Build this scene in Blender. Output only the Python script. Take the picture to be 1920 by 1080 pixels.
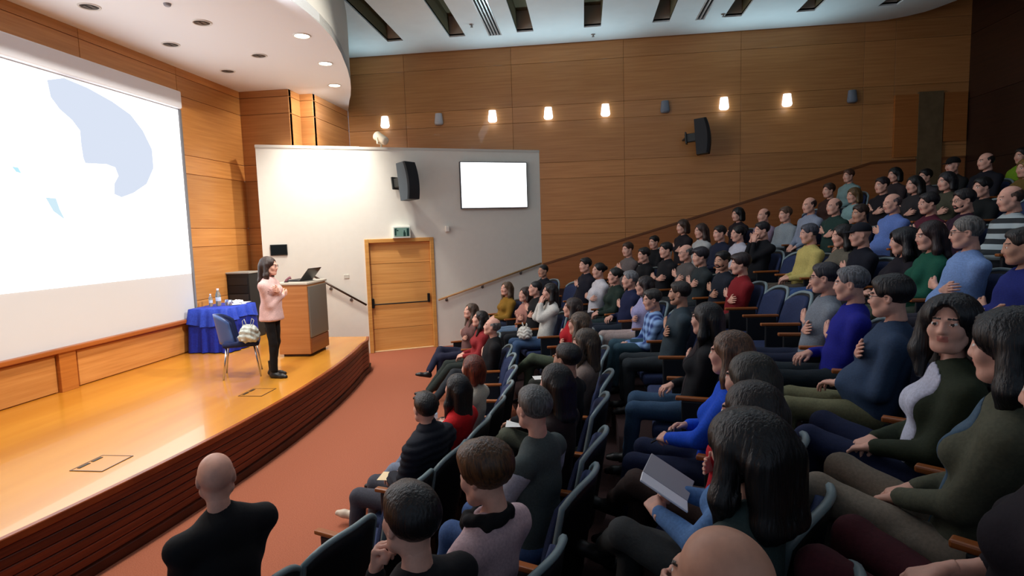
import bpy, bmesh, math, random
import numpy as np
from mathutils import Vector, Matrix
random.seed(7)
for o in list(bpy.data.objects): bpy.data.objects.remove(o)
SC = bpy.context.scene
COL = SC.collection
PI = math.pi

# ------------------------------------------------------------------ camera
SCREEN_EM = 3.2
FPX, CAMZ = 1100.0, 2.45
_y, _p, _r = math.radians(7.1), math.radians(5.6), math.radians(1.75)
_fw = np.array([-math.sin(_y)*math.cos(_p), math.cos(_y)*math.cos(_p), -math.sin(_p)])
_rt = np.array([math.cos(_y), math.sin(_y), 0.0]); _up = np.cross(_rt, _fw)
CR = _rt*math.cos(_r) - _up*math.sin(_r)
CU = _up*math.cos(_r) + _rt*math.sin(_r)
CF = _fw
CP = np.array([0.0, 0.0, CAMZ])
cam = bpy.data.cameras.new('camera'); camo = bpy.data.objects.new('camera', cam); COL.objects.link(camo)
cam.sensor_width = 36.0; cam.lens = 36.0*FPX/1920.0; cam.clip_start = 0.05; cam.clip_end = 100
camo.matrix_world = Matrix(((CR[0], CU[0], -CF[0], 0), (CR[1], CU[1], -CF[1], 0), (CR[2], CU[2], -CF[2], CAMZ), (0, 0, 0, 1)))
SC.camera = camo

def ray(u, v): return CR*(u-960)/FPX - CU*(v-540)/FPX + CF
def atz(u, v, z):
    r = ray(u, v); return CP + r*(z-CAMZ)/r[2]
def onpl(u, v, p0, n):
    r = ray(u, v); n = np.array(n, float); return CP + r*((np.array(p0)-CP) @ n)/(r @ n)

# ------------------------------------------------------------------ world, exposure, lights
w = bpy.data.worlds.new('world'); SC.world = w; w.use_nodes = True
w.node_tree.nodes['Background'].inputs[0].default_value = (0.62, 0.78, 1.0, 1)
w.node_tree.nodes['Background'].inputs[1].default_value = 0.35
SC.view_settings.view_transform = 'Standard'; SC.view_settings.look = 'None'
SC.view_settings.gamma = 1.0; SC.view_settings.use_curve_mapping = False
SC.view_settings.exposure = 0.0

def spot(name, loc, target, power, size=1.4, blend=0.6, col=(1, .80, .55), rad=0.05):
    l = bpy.data.lights.new(name, 'SPOT'); l.energy = power; l.spot_size = size; l.spot_blend = blend
    l.color = col; l.shadow_soft_size = rad
    o = bpy.data.objects.new(name, l); COL.objects.link(o); o.location = loc
    d = Vector(target) - Vector(loc); o.rotation_euler = d.to_track_quat('-Z', 'Y').to_euler()
    return o
def area(name, loc, target, power, sx, sy, col=(1, 1, 1)):
    l = bpy.data.lights.new(name, 'AREA'); l.energy = power; l.shape = 'RECTANGLE'; l.size = sx; l.size_y = sy; l.color = col
    o = bpy.data.objects.new(name, l); COL.objects.link(o); o.location = loc
    d = Vector(target) - Vector(loc); o.rotation_euler = d.to_track_quat('-Z', 'Y').to_euler()
    return o
WARM = (1.0, 0.95, 0.86)
for (x, y, pw) in ((-3.93, 8.25, 240), (-4.2, 9.61, 240), (-4.65, 11.0, 240), (-3.8, 6.4, 240), (-3.85, 5.0, 240), (-4.0, 3.6, 240), (-4.3, 2.2, 240)):
    spot('stage_downlight', (x, y, 5.25), (x-.5, y, 0), pw, 1.95, .9, WARM)
spot('corner_downlight', (-4.65, 11.05, 5.2), (-5.4, 11.6, 4.0), 110, 2.4, .6, WARM)
spot('added_wall_fill', (-4.3, 9.9, 5.25), (-5.2, 11.2, 2.2), 230, 1.45, .8, (1, .98, .93), .03)  # added spot that brightens the white wall, no fitting of its own
spot('added_stage_fill', (1.5, 6.5, 6.3), (-6.6, 7.6, 2.8), 1900, .80, .7, WARM, .08)  # added warm fill for the stage and its back wall, no such lamp hangs here
area('added_house_fill', (1.0, 6.0, 6.35), (1.0, 6.0, 0), 70, 7, 5, (.75, .88, 1.0))  # added bluish fill over the seating, not a lamp of the hall

area('added_audience_fill', (-3.1, 6.3, 6.3), (5.0, 6.0, 1.6), 190, 1.2, 4.0, (.80, .89, 1.0))  # added cool fill aimed at the audience from above the stage edge, out of view
# ------------------------------------------------------------------ materials
def srgb(c):
    return tuple(((x/255)/12.92 if x/255 <= .04045 else ((x/255+.055)/1.055)**2.4) for x in c)
_mats = {}
def _new(name):
    m = bpy.data.materials.new(name); m.use_nodes = True
    return m, m.node_tree, m.node_tree.nodes['Principled BSDF']
def plain(c, rough=.6, metal=0.0, spec=.4, name='paint', coat=0.0):
    k = ('p', c, rough, metal, spec, coat)
    if k not in _mats:
        m, nt, b = _new(name); b.inputs['Base Color'].default_value = (*srgb(c), 1); b.inputs['Roughness'].default_value = rough
        b.inputs['Metallic'].default_value = metal; b.inputs['Specular IOR Level'].default_value = spec
        b.inputs['Coat Weight'].default_value = coat
        _mats[k] = m
    return _mats[k]
def noisy(c, c2=None, scale=30, rough=.85, bump=.3, stretch=(1, 1, 1), name='fabric', lo=.35, hi=.65, sheen=0.0, rnd=0.0, coat=0.0, spec=.3, bdist=.004, detail=4):
    k = ('n', c, c2, scale, rough, bump, stretch, lo, hi, sheen, rnd, coat)
    if k in _mats: return _mats[k]
    m, nt, b = _new(name); N = nt.nodes; L = nt.links
    tc = N.new('ShaderNodeTexCoord'); mp = N.new('ShaderNodeMapping'); mp.inputs['Scale'].default_value = stretch
    L.new(tc.outputs['Object'], mp.inputs[0])
    no = N.new('ShaderNodeTexNoise'); no.inputs['Scale'].default_value = scale; no.inputs['Detail'].default_value = detail
    L.new(mp.outputs[0], no.inputs['Vector'])
    cr = N.new('ShaderNodeValToRGB'); cr.color_ramp.elements[0].position = lo; cr.color_ramp.elements[1].position = hi
    c2 = c2 or tuple(max(0, x*.72) for x in c)
    cr.color_ramp.elements[0].color = (*srgb(c2), 1); cr.color_ramp.elements[1].color = (*srgb(c), 1)
    L.new(no.outputs['Fac'], cr.inputs[0])
    out = cr.outputs[0]
    if rnd:
        oi = N.new('ShaderNodeObjectInfo'); mr = N.new('ShaderNodeMapRange'); mr.inputs[3].default_value = 1-rnd; mr.inputs[4].default_value = 1+rnd
        L.new(oi.outputs['Random'], mr.inputs[0]); hs = N.new('ShaderNodeHueSaturation')
        L.new(mr.outputs[0], hs.inputs['Value']); L.new(out, hs.inputs['Color']); out = hs.outputs[0]
    L.new(out, b.inputs['Base Color'])
    b.inputs['Roughness'].default_value = rough; b.inputs['Specular IOR Level'].default_value = spec
    b.inputs['Sheen Weight'].default_value = sheen; b.inputs['Coat Weight'].default_value = coat
    if bump:
        bp = N.new('ShaderNodeBump'); bp.inputs['Strength'].default_value = bump; bp.inputs['Distance'].default_value = bdist
        L.new(no.outputs['Fac'], bp.inputs['Height']); L.new(bp.outputs[0], b.inputs['Normal'])
    _mats[k] = m; return m
def wood(c, c2, scale=3, stretch=(.35, .35, 9), rough=.38, rnd=.12, coat=.1, bump=.05, name='wood'):
    return noisy(c, c2, scale, rough, bump, stretch, name, .3, .7, 0, rnd, coat, .4, .002, 6)
def emit(c, s, name='glow'):
    k = ('e', c, s)
    if k not in _mats:
        m = bpy.data.materials.new(name); m.use_nodes = True; nt = m.node_tree; nt.nodes.clear()
        e = nt.nodes.new('ShaderNodeEmission'); e.inputs[0].default_value = (*srgb(c), 1); e.inputs[1].default_value = s
        o = nt.nodes.new('ShaderNodeOutputMaterial'); nt.links.new(e.outputs[0], o.inputs[0]); _mats[k] = m
    return _mats[k]
def fab(c, **k): return noisy(tuple(c), tuple(x*.87 for x in c), 90, .85, .25, (1, 1, 1), 'fabric', .3, .7, 0, **k)
def hairm(c): return noisy(tuple(c), tuple(x*.45 for x in c), 40, .42, .9, (3, 3, .25), 'hair', .35, .65, 0, 0, 0, .5, .006)
def skinm(c): return noisy(tuple(c), tuple(x*.93 for x in c), 25, .5, .04, (1, 1, 1), 'skin')
def glassm(c=(200, 225, 235), rough=.05):
    k = ('g', c, rough)
    if k not in _mats:
        m, nt, b = _new('glass'); b.inputs['Base Color'].default_value = (*srgb(c), 1); b.inputs['Roughness'].default_value = rough
        b.inputs['Transmission Weight'].default_value = .85; b.inputs['IOR'].default_value = 1.3
        _mats[k] = m
    return _mats[k]

# ------------------------------------------------------------------ object helpers
def mk(name, verts, faces, mat=None, parent=None, smooth=False, midx=None):
    me = bpy.data.meshes.new(name)
    if isinstance(faces, np.ndarray):
        nf = len(faces); k = faces.shape[1]
        me.vertices.add(len(verts)); me.vertices.foreach_set('co', np.asarray(verts, np.float32).ravel())
        me.loops.add(nf*k); me.loops.foreach_set('vertex_index', faces.astype(np.int32).ravel())
        me.polygons.add(nf); me.polygons.foreach_set('loop_start', np.arange(0, nf*k, k, dtype=np.int32))
        me.update(calc_edges=True)
    else:
        me.from_pydata([tuple(v) for v in verts], [], faces); me.update()
    if mat:
        for m in (mat if isinstance(mat, (list, tuple)) else [mat]): me.materials.append(m)
    if midx is not None: me.polygons.foreach_set('material_index', np.asarray(midx, np.int32))
    if smooth: me.polygons.foreach_set('use_smooth', np.ones(len(me.polygons), bool))
    o = bpy.data.objects.new(name, me); COL.objects.link(o)
    if parent: o.parent = parent
    return o
def ref(name, me, parent=None, mats=None):
    o = bpy.data.objects.new(name, me); COL.objects.link(o)
    if parent: o.parent = parent
    if mats:
        for i, m in enumerate(mats):
            if i < len(o.material_slots): o.material_slots[i].link = 'OBJECT'; o.material_slots[i].material = m
    return o
def tag(o, label, cat, group=None):
    o['label'] = label; o['category'] = cat
    if group: o['group'] = group
    return o
def struct(o): o['kind'] = 'structure'; return o
def empty(name, loc=(0, 0, 0), rz=0, label=None, cat=None, group=None):
    o = bpy.data.objects.new(name, None); COL.objects.link(o); o.location = loc; o.rotation_euler = (0, 0, rz)
    o.empty_display_size = .1
    if label: tag(o, label, cat, group)
    return o
class MB:
    def __init__(s): s.v = []; s.f = []; s.m = []
    def add(s, v, f, mi=0):
        n = len(s.v); s.v += [tuple(x) for x in v]; s.f += [tuple(i+n for i in q) for q in f]; s.m += [mi]*len(f); return s
    def box(s, lo, hi, mi=0, M=None):
        x0, y0, z0 = lo; x1, y1, z1 = hi
        v = [(x0, y0, z0), (x1, y0, z0), (x1, y1, z0), (x0, y1, z0), (x0, y0, z1), (x1, y0, z1), (x1, y1, z1), (x0, y1, z1)]
        if M: v = [M @ Vector(p) for p in v]
        return s.add(v, [(0, 3, 2, 1), (4, 5, 6, 7), (0, 1, 5, 4), (1, 2, 6, 5), (2, 3, 7, 6), (3, 0, 4, 7)], mi)
    def rbox(s, lo, hi, r=.01, seg=2, mi=0, M=None):
        bm = bmesh.new(); bmesh.ops.create_cube(bm, size=1)
        c = [(a+b)/2 for a, b in zip(lo, hi)]; d = [b-a for a, b in zip(lo, hi)]
        for v in bm.verts: v.co = Vector((v.co.x*d[0]+c[0], v.co.y*d[1]+c[1], v.co.z*d[2]+c[2]))
        bmesh.ops.bevel(bm, geom=bm.edges[:], offset=min(r, min(d)*.49), segments=seg, profile=.5, affect='EDGES')
        bm.verts.index_update()
        vs = [(M @ v.co) if M else v.co for v in bm.verts]; fs = [[v.index for v in f.verts] for f in bm.faces]; bm.free()
        return s.add(vs, fs, mi)
    def tube(s, pts, r, n=8, mi=0, cap=True, sq=1.0):
        P = [Vector(p) for p in pts]; rings = []; prev = None
        rs = r if isinstance(r, (list, tuple)) else [r]*len(P)
        base = len(s.v)
        for i, p in enumerate(P):
            t = ((P[min(i+1, len(P)-1)] - P[max(i-1, 0)])).normalized()
            if prev is None:
                a = Vector((0, 0, 1)) if abs(t.z) < .9 else Vector((1, 0, 0)); prev = t.cross(a).normalized()
            x = (prev - t*prev.dot(t)).normalized(); y = t.cross(x); prev = x
            for k in range(n):
                a = 2*PI*k/n; s.v.append(tuple(p + x*math.cos(a)*rs[i] + y*math.sin(a)*rs[i]*sq))
        for i in range(len(P)-1):
            for k in range(n):
                k2 = (k+1) % n; s.f.append((base+i*n+k, base+i*n+k2, base+(i+1)*n+k2, base+(i+1)*n+k)); s.m.append(mi)
        if cap:
            s.f.append(tuple(base+k for k in reversed(range(n)))); s.m.append(mi)
            s.f.append(tuple(base+(len(P)-1)*n+k for k in range(n))); s.m.append(mi)
        return s
    def lathe(s, prof, n=16, c=(0, 0, 0), mi=0, M=None):
        base = len(s.v)
        for (r, z) in prof:
            for k in range(n):
                a = 2*PI*k/n; p = Vector((r*math.cos(a), r*math.sin(a), z))
                p = (M @ p) if M else p
                s.v.append(tuple(p + Vector(c)))
        for i in range(len(prof)-1):
            for k in range(n):
                k2 = (k+1) % n; s.f.append((base+i*n+k, base+i*n+k2, base+(i+1)*n+k2, base+(i+1)*n+k)); s.m.append(mi)
        s.f.append(tuple(base+k for k in reversed(range(n)))); s.m.append(mi)
        s.f.append(tuple(base+(len(prof)-1)*n+k for k in range(n))); s.m.append(mi)
        return s
    def prism(s, poly, z0, z1, mi=0):
        n = len(poly); a = sum(poly[i][0]*poly[(i+1) % n][1]-poly[(i+1) % n][0]*poly[i][1] for i in range(n))
        if a < 0: poly = poly[::-1]
        v = [(x, y, z0) for x, y in poly]+[(x, y, z1) for x, y in poly]
        f = [tuple(reversed(range(n))), tuple(range(n, 2*n))]+[(i, (i+1) % n, n+(i+1) % n, n+i) for i in range(n)]
        return s.add(v, f, mi)
    def build(s, name, mat, parent=None, smooth=False):
        return mk(name, s.v, s.f, mat, parent, smooth, s.m)
def frame(o, d):
    """matrix whose X axis is d (horizontal), Y is the normal to its left, Z up, at o"""
    d = Vector((d[0], d[1], 0)).normalized()
    return Matrix(((d.x, -d.y, 0, o[0]), (d.y, d.x, 0, o[1]), (0, 0, 1, o[2] if len(o) > 2 else 0), (0, 0, 0, 1)))
# ------------------------------------------------------------------ room constants
WY = 13.33; FX = -6.65; SZ = .58; CZ = 6.48; SOZ = 5.3
RC = (-9.0, 5.6)
NN = [1, 2.05, 3.1, 4.15, 5.25, 6.45, 7.65, 8.85, 9.9]
def r_row(i): return 8.0 + .93*(NN[i]-1)
def h_row(i): return .26*(NN[i]-1)
W0 = Vector((-4.42, 11.57, 0)); WD = Vector((.892, .453, 0)).normalized()
SEAM = [0, .34, 1.06, 1.41, 2.33, 2.65, 3.57, 3.93, 4.83, 5.18, 6.10, 6.48]

M_wood = wood((196, 138, 82), (176, 118, 66)); M_woodd = wood((160, 102, 52), (134, 82, 40))
M_woodr = wood((172, 108, 62), (150, 90, 48))
M_white = noisy((232, 229, 218), (230, 227, 216), 8, .75, .0, name='painted_plaster')
M_ceil = noisy((226, 236, 238), (222, 232, 234), 3, .8, .02, name='ceiling_plaster')
M_dark = plain((16, 16, 18), .6); M_black = plain((8, 8, 9), .5)
M_carpet = noisy((168, 98, 72), (146, 82, 58), 120, .95, .5, name='carpet', bdist=.003)
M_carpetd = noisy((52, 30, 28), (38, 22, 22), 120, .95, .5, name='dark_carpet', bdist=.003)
M_stage = noisy((212, 146, 52), (190, 122, 36), 2.2, .24, .03, (1, .12, 1), 'varnished_boards', .3, .7, coat=.25, spec=.4, bdist=.001)
M_fascia = noisy((126, 56, 28), (90, 36, 17), 3, .45, .1, (.3, .3, 12), 'stained_board', rnd=.18, bdist=.002)
M_chrome = plain((190, 190, 192), .25, 1.0)
M_steel = plain((140, 140, 140), .35, .9)

# floor
o = struct(mk('floor', [(-7.2, -3, 0), (8.6, -3, 0), (8.6, 13.6, 0), (-7.2, 13.6, 0), (-7.2, -3, -.12), (8.6, -3, -.12), (8.6, 13.6, -.12), (-7.2, 13.6, -.12)],
     [(0, 1, 2, 3), (7, 6, 5, 4), (0, 4, 5, 1), (1, 5, 6, 2), (2, 6, 7, 3), (3, 7, 4, 0)], M_carpet))

# stepped seating tiers, one per row, following the arc of the rows
def wall_hit(r, up=True):
    """largest angle (deg) for radius r before the far wall is met"""
    for k in range(0, 900):
        a = math.radians(k*.1); x = RC[0]+r*math.cos(a); y = RC[1]+r*math.sin(a)
        lim = WY-.035 if x > -1.0 else W0.y+(x-W0.x)*WD.y/WD.x-.02
        if y > lim: return k*.1
    return 60
def tier(name, r0, r1, z, zb=0.0, a0=-46, mats=None, amax=90):
    n = 40; mb = MB(); ou, inn = [], []
    e0, e1 = min(amax, wall_hit(r0)), min(amax, wall_hit(r1))
    for k in range(n+1):
        t = k/n
        a = math.radians(a0+(e0-a0)*t); b = math.radians(a0+(e1-a0)*t)
        inn.append((RC[0]+r0*math.cos(a), RC[1]+r0*math.sin(a))); ou.append((RC[0]+r1*math.cos(b), RC[1]+r1*math.sin(b)))
    v = [(x, y, z) for x, y in inn]+[(x, y, z) for x, y in ou]+[(x, y, zb) for x, y in inn]+[(x, y, zb) for x, y in ou]
    m = n+1; f = []
    for k in range(n):
        f.append((k, m+k, m+k+1, k+1)); f.append((2*m+k, 2*m+k+1, 3*m+k+1, 3*m+k)); f.append((k, k+1, 2*m+k+1, 2*m+k)); f.append((m+k+1, m+k, 3*m+k, 3*m+k+1))
    f.append((0, 2*m, 3*m, m)); f.append((n, m+n, 3*m+n, 2*m+n))
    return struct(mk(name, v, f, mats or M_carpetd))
for i in range(1, 9):
    r0 = r_row(i)-.66; r1 = (r_row(i+1)-.66) if i < 8 else 19.0
    if i < 8: tier('floor_tier', r0, r1, h_row(i), amax={1: 33, 2: 37}.get(i, 90))
# landing behind the last row
mb = MB(); pts = []
e0 = wall_hit(r_row(8)-.66)
for k in range(31):
    a = math.radians(-40+(e0+40)*k/30); r = r_row(8)-.66
    pts.append((RC[0]+r*math.cos(a), RC[1]+r*math.sin(a)))
pts += [(7.83, WY-.03), (7.83, -3)]
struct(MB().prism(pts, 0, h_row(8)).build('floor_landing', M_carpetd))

# panelled wall builder: backing + separate veneer panels with open joints
def panel_wall(name, o0, d, L, z0, z1, vs, seams=SEAM, mat=M_wood, back=M_woodd, th=.02, skip=None, thick=.12, gap=.005):
    """o0 start of the visible face, d direction; panels stand proud towards the right of d"""
    M = frame((o0[0], o0[1], 0), d)
    root = struct(MB().box((0, th, z0), (L, th+thick, z1), 0, M).build(name, back))
    zz = [s for s in seams if z0 < s < z1]; zz = [z0]+zz+[z1]
    xs = [0]+[v for v in vs if 0.05 < v < L-.05]+[L]
    for j in range(len(zz)-1):
        sh = 0
        for i in range(len(xs)-1):
            a, b, c, e = xs[i]+gap/2, xs[i+1]-gap/2, zz[j]+gap/2, zz[j+1]-gap/2
            if e-c < .03 or (skip and skip(a, b, c, e)): continue
            mb = MB(); f = .003
            # chamfered board, local origin at its corner
            vv = [(a, th, c), (b, th, c), (b, th, e), (a, th, e), (a, f, c), (b, f, c), (b, f, e), (a, f, e),
                  (a+f, 0, c+f), (b-f, 0, c+f), (b-f, 0, e-f), (a+f, 0, e-f)]
            ff = [(0, 1, 5, 4), (1, 2, 6, 5), (2, 3, 7, 6), (3, 0, 4, 7), (4, 5, 9, 8), (5, 6, 10, 9), (6, 7, 11, 10), (7, 4, 8, 11), (8, 9, 10, 11), (3, 2, 1, 0)]
            mb.add([M @ Vector(p) for p in vv], ff); mb.build('wood_panel', mat, root)
    return root
panel_wall('wall_far', (-5.35, WY), (1, 0), 13.33, 0, 8.2, [1.39+2.45*k-.02 for k in range(6)]+[11.77], SEAM+[7.4],
           skip=lambda a, b, c, e: e < 1.4 and b < 4)
# angled white wall with the doorway
DW = 1.28  # clear door width along the wall
M = frame((W0.x, W0.y, 0), WD)
mb = MB(); tL, tR = -1.955, 3.885
mb.box((tL, 0, 0), (-.03, .16, 4.22), 0, M); mb.box((DW+.12, 0, 0), (tR, .16, 4.17), 0, M); mb.box((-.03, 0, 2.36), (DW+.12, .16, 4.19), 0, M)
ww = struct(mb.build('wall_white', M_white))
mb = MB(); mb.box((tL-.01, -.01, 4.165), (tR, .17, 4.215), 0, M); mb.build('wall_cap', plain((205, 200, 190), .6), ww)
struct(MB().box((-1.0, -.015, 0), (-.06, .0, .08), 0, M).build('baseboard_white', plain((90, 45, 35), .6)))
# door
dr = struct(MB().box((0.045, .09, .02), (DW+.045, .13, 2.29), 0, M).build('door_1', M_woodd))
M_door = wood((226, 168, 98), (208, 146, 78), 3)
zs = [.02, .48, 1.0, 1.42, 1.84, 2.28]
for a, b in zip(zs[:-1], zs[1:]): MB().rbox((.05, .07, a+.004), (DW+.04, .095, b-.004), .003, 1, 0, M).build('door_panel', M_door, dr)
fr = MB(); Mf = wood((214, 160, 88), (196, 138, 70), 3)
for lo, hi in (((-.03, -.03, 0), (.05, .16, 2.36)), ((DW+.04, -.03, 0), (DW+.12, .16, 2.36)), ((.05, -.03, 2.28), (DW+.04, .16, 2.36))): fr.rbox(lo, hi, .006, 1, 0, M)
fr.build('door_frame', Mf, dr)
MB().rbox((.05, .02, 0), (DW+.04, .12, .02), .004, 1, 0, M).build('threshold', plain((235, 200, 150), .4), dr)
pb = MB(); pb.tube([M @ Vector((.09, .03, 1.0)), M @ Vector((DW-.02, .03, 1.0))], .014, 8)
pb.rbox((.06, .01, .93), (.11, .07, 1.13), .008, 1, 0, M); pb.rbox((DW-.05, .01, .98), (DW+.0, .07, 1.17), .008, 1, 0, M)
pb.build('push_bar', M_black, dr)
# handrails on the white wall
def handrail(name, a, za, b, zb, label, br, mat):
    t = empty(name, tuple(M @ Vector((a, -.07, 0))), 0, label, 'handrail')
    inv = t.matrix_basis.copy(); L = Vector(t.location)
    mb = MB(); mb.tube([M @ Vector((a, -.07, za)) - L, M @ Vector((b, -.07, zb)) - L], .021, 10); mb.build('rail', mat, t, True)
    for s in br:
        x = a+(b-a)*s; z = za+(zb-za)*s
        q = MB(); q.tube([M @ Vector((x, 0, z-.07)) - L, M @ Vector((x, -.05, z-.07)) - L, M @ Vector((x, -.07, z-.02)) - L], .009, 6)
        q.tube([M @ Vector((x, .001, z-.07)) - L, M @ Vector((x, -.012, z-.07)) - L], .032, 10); q.build('bracket', M_steel, t)
handrail('handrail', -1.1, 1.70, -.06, 1.02, 'dark steel handrail sloping down from the stage to the side door', (.35, .72), plain((70, 55, 45), .4, .5))
handrail('handrail', 1.44, 1.02, 3.84, 1.69, 'pale wooden handrail climbing the white wall right of the door', (.08, .42, .8), wood((180, 140, 90), (160, 120, 75), 3))
# sloping dado on the wood wall with its cap rail
struct(MB().add([(-.93, WY-.03, 0), (7.8, WY-.03, 0), (7.8, WY-.03, 3.66), (6.0, WY-.03, 3.62), (-.93, WY-.03, 1.65),
       (-.93, WY, 0), (7.8, WY, 0), (7.8, WY, 3.66), (6.0, WY, 3.62), (-.93, WY, 1.65)],
       [(4, 3, 2, 1, 0)[::-1], (4, 9, 8, 3)[::-1], (3, 8, 7, 2)[::-1], (0, 1, 6, 5)[::-1]]).build('dado_far', M_woodr))
tr = MB()
tr.add([(-.93, WY-.05, 1.64), (6.0, WY-.05, 3.61), (7.8, WY-.05, 3.65), (-.93, WY-.05, 1.685), (6.0, WY-.05, 3.655), (7.8, WY-.05, 3.695),
        (-.93, WY, 1.64), (6.0, WY, 3.61), (7.8, WY, 3.65), (-.93, WY, 1.685), (6.0, WY, 3.655), (7.8, WY, 3.695)],
       [(0, 1, 4, 3), (1, 2, 5, 4), (3, 4, 10, 9), (4, 5, 11, 10), (0, 6, 7, 1), (1, 7, 8, 2)])
struct(tr.build('trim_1', wood((122, 74, 40), (100, 58, 30), 3)))
# recess with pale door at the back of the wood wall
struct(MB().box((6.42, WY-.05, 3.72), (6.87, WY+.01, 4.98)).build('door_2', wood((178, 112, 56), (158, 94, 42), 3)))
struct(MB().box((6.87, WY-.06, 2.0), (7.34, WY+.01, 5.02)).build('trim_2', noisy((116, 96, 68), (102, 84, 58), 6, .7, .05, name='grey_panel')))
struct(MB().box((7.36, WY-.05, 4.0), (7.8, WY+.01, 4.98)).build('trim_3', wood((178, 112, 56), (158, 94, 42), 3)))
# back wall (dark timber) with panels
panel_wall('wall_back', (7.83, WY), (0, -1), 13.2, 0, 8.2, [2.2*k for k in range(1, 6)], [2.33, 3.57, 4.83, 6.1], wood((58, 34, 22), (44, 26, 18)), M_dark)

# front wall behind the stage
panel_wall('wall_front', (FX, -.55), (0, 1), 11.6, SZ-.58, 6.6, [], [], M_wood, M_wood, th=.0001, thick=.12, skip=lambda *a: True)
fw = bpy.data.objects['wall_front']
def fpanel(y0, y1, z0, z1, x=FX, th=.022, mat=None, name='wood_panel', g=.004):
    f = .003; a, b, c, e = y0+g, y1-g, z0+g, z1-g; X = x+th
    v = [(x, a, c), (x, b, c), (x, b, e), (x, a, e), (X-f, a, c), (X-f, b, c), (X-f, b, e), (X-f, a, e), (X, a+f, c+f), (X, b-f, c+f), (X, b-f, e-f), (X, a+f, e-f)]
    ff = [(0, 1, 5, 4), (1, 2, 6, 5), (2, 3, 7, 6), (3, 0, 4, 7), (4, 5, 9, 8), (5, 6, 10, 9), (6, 7, 11, 10), (7, 4, 8, 11), (8, 9, 10, 11), (3, 2, 1, 0)]
    return mk(name, v, ff, mat or M_woodf, fw)
M_woodf = wood((208, 144, 78), (188, 122, 60), 3)
for a, b in zip([SZ, 1.13, 1.41, 2.33, 2.65, 3.57, 3.88, 4.85, 5.17], [1.13, 1.41, 2.33, 2.65, 3.57, 3.88, 4.85, 5.17, 5.6]): fpanel(9.24, 11.05, a, b)
ys = [-.5, 1.2, 3.0, 5.2, 7.35, 9.24]
for i in range(5):
    fpanel(ys[i], ys[i+1], 4.9, 5.17); fpanel(ys[i], ys[i+1], 5.17, 5.6)
for i, (a, b) in enumerate(((6.82, 9.08), (4.4, 6.5), (2.0, 4.1))): fpanel(a, b, SZ+.01, 1.06, FX, .03, None)
for y in (6.66, 9.16, 4.25): fpanel(y-.15, y+.1, SZ, 1.1, FX, .075, wood((184, 112, 46), (164, 94, 36), 3), 'pier', 0)
MB().rbox((FX, -.5, 1.09), (FX+.13, 9.26, 1.15), .012, 2).build('ledge', wood((176, 98, 40), (150, 80, 30), 3), fw)
MB().box((FX, -.5, 1.06), (FX+.05, 9.24, 1.10)).build('ledge_lower_strip', wood((150, 70, 28), (130, 60, 24), 3), fw)  # thin strip of darker wood below the ledge
# returns between the front wall and the wood wall
def face_x(name, x0, x1, y, z1=5.6):
    r = struct(MB().box((x0, y+.02, 0), (x1, y+.10, z1)).build(name, M_woodd))
    for a, b in zip([0, .58, 1.41, 2.33, 2.65, 3.57, 3.88, 4.85, 5.17], [.58, 1.41, 2.33, 2.65, 3.57, 3.88, 4.85, 5.17, z1]):
        MB().rbox((x0+.004, y, a+.004), (x1, y+.022, b-.004), .003, 1).build('wood_panel', M_wood, r)
def face_y(name, x, y0, y1, z1=5.6):
    r = struct(MB().box((x-.10, y0, 0), (x-.02, y1, z1)).build(name, M_woodd))
    for a, b in zip([0, .58, 1.41, 2.33, 2.65, 3.57, 3.88, 4.85, 5.17], [.58, 1.41, 2.33, 2.65, 3.57, 3.88, 4.85, 5.17, z1]):
        MB().rbox((x-.022, y0+.001, a+.004), (x, y1-.004, b-.004), .003, 1).build('wood_panel', M_wood, r)
face_x('wall_return_front', FX, -5.62, 11.05); face_y('wall_return_middle', -5.62, 11.06, 11.52)
face_x('wall_return_side', -5.66, -5.35, 11.52); face_y('wall_return_far', -5.35, 11.53, WY)

# projection screen
sc = empty('projection_screen', (FX+.02, 6.8, 1.15), 0, 'large white projection screen on the stage wall showing a pale map', 'screen')
MB().rbox((0, -2.4, 3.46), (.10, 2.4, 3.74), .02, 2).build('roller_housing', plain((236, 238, 244), .5), sc)
MB().box((.01, -2.4, 0.0), (.03, 2.4, 3.46)).build('screen_cloth', plain((206, 206, 208), .8), sc)
MB().box((.01, 2.385, 0), (.05, 2.43, 3.46)).build('side_border', plain((120, 120, 125), .6), sc)
MB().add([(.034, -2.4, .76), (.034, 2.37, .745), (.034, 2.37, 3.44), (.034, -2.4, 3.44)], [(0, 1, 2, 3)]).build('projected_image', emit((250, 252, 255), SCREEN_EM), sc)
def px_poly(pts, x, name, mat):
    v = [];
    for (u, vv) in pts:
        p = onpl(u, vv, (FX+.02+x, 0, 0), (1, 0, 0)); v.append((x, p[1]-6.8, p[2]-1.15))
    o = mk(name, v, [tuple(range(len(v)))], mat, sc)
    return o
blob = [(88, 150), (120, 146), (165, 165), (210, 190), (245, 215), (268, 245), (285, 280), (288, 315), (275, 345), (250, 362), (228, 370), (214, 364), (214, 345), (222, 330), (216, 314), (200, 308), (160, 306), (156, 296), (152, 270), (150, 245), (135, 225), (112, 205), (95, 182)]
px_poly(blob, .038, 'map_shape', emit((220, 229, 246), 1.0))
px_poly([(22, 312), (34, 314), (40, 325), (30, 322)], .038, 'map_mark', emit((190, 236, 250), 1.05))
px_poly([(85, 370), (105, 372), (112, 392), (122, 412), (100, 396)], .038, 'map_mark', emit((212, 238, 250), 1.0))

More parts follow.
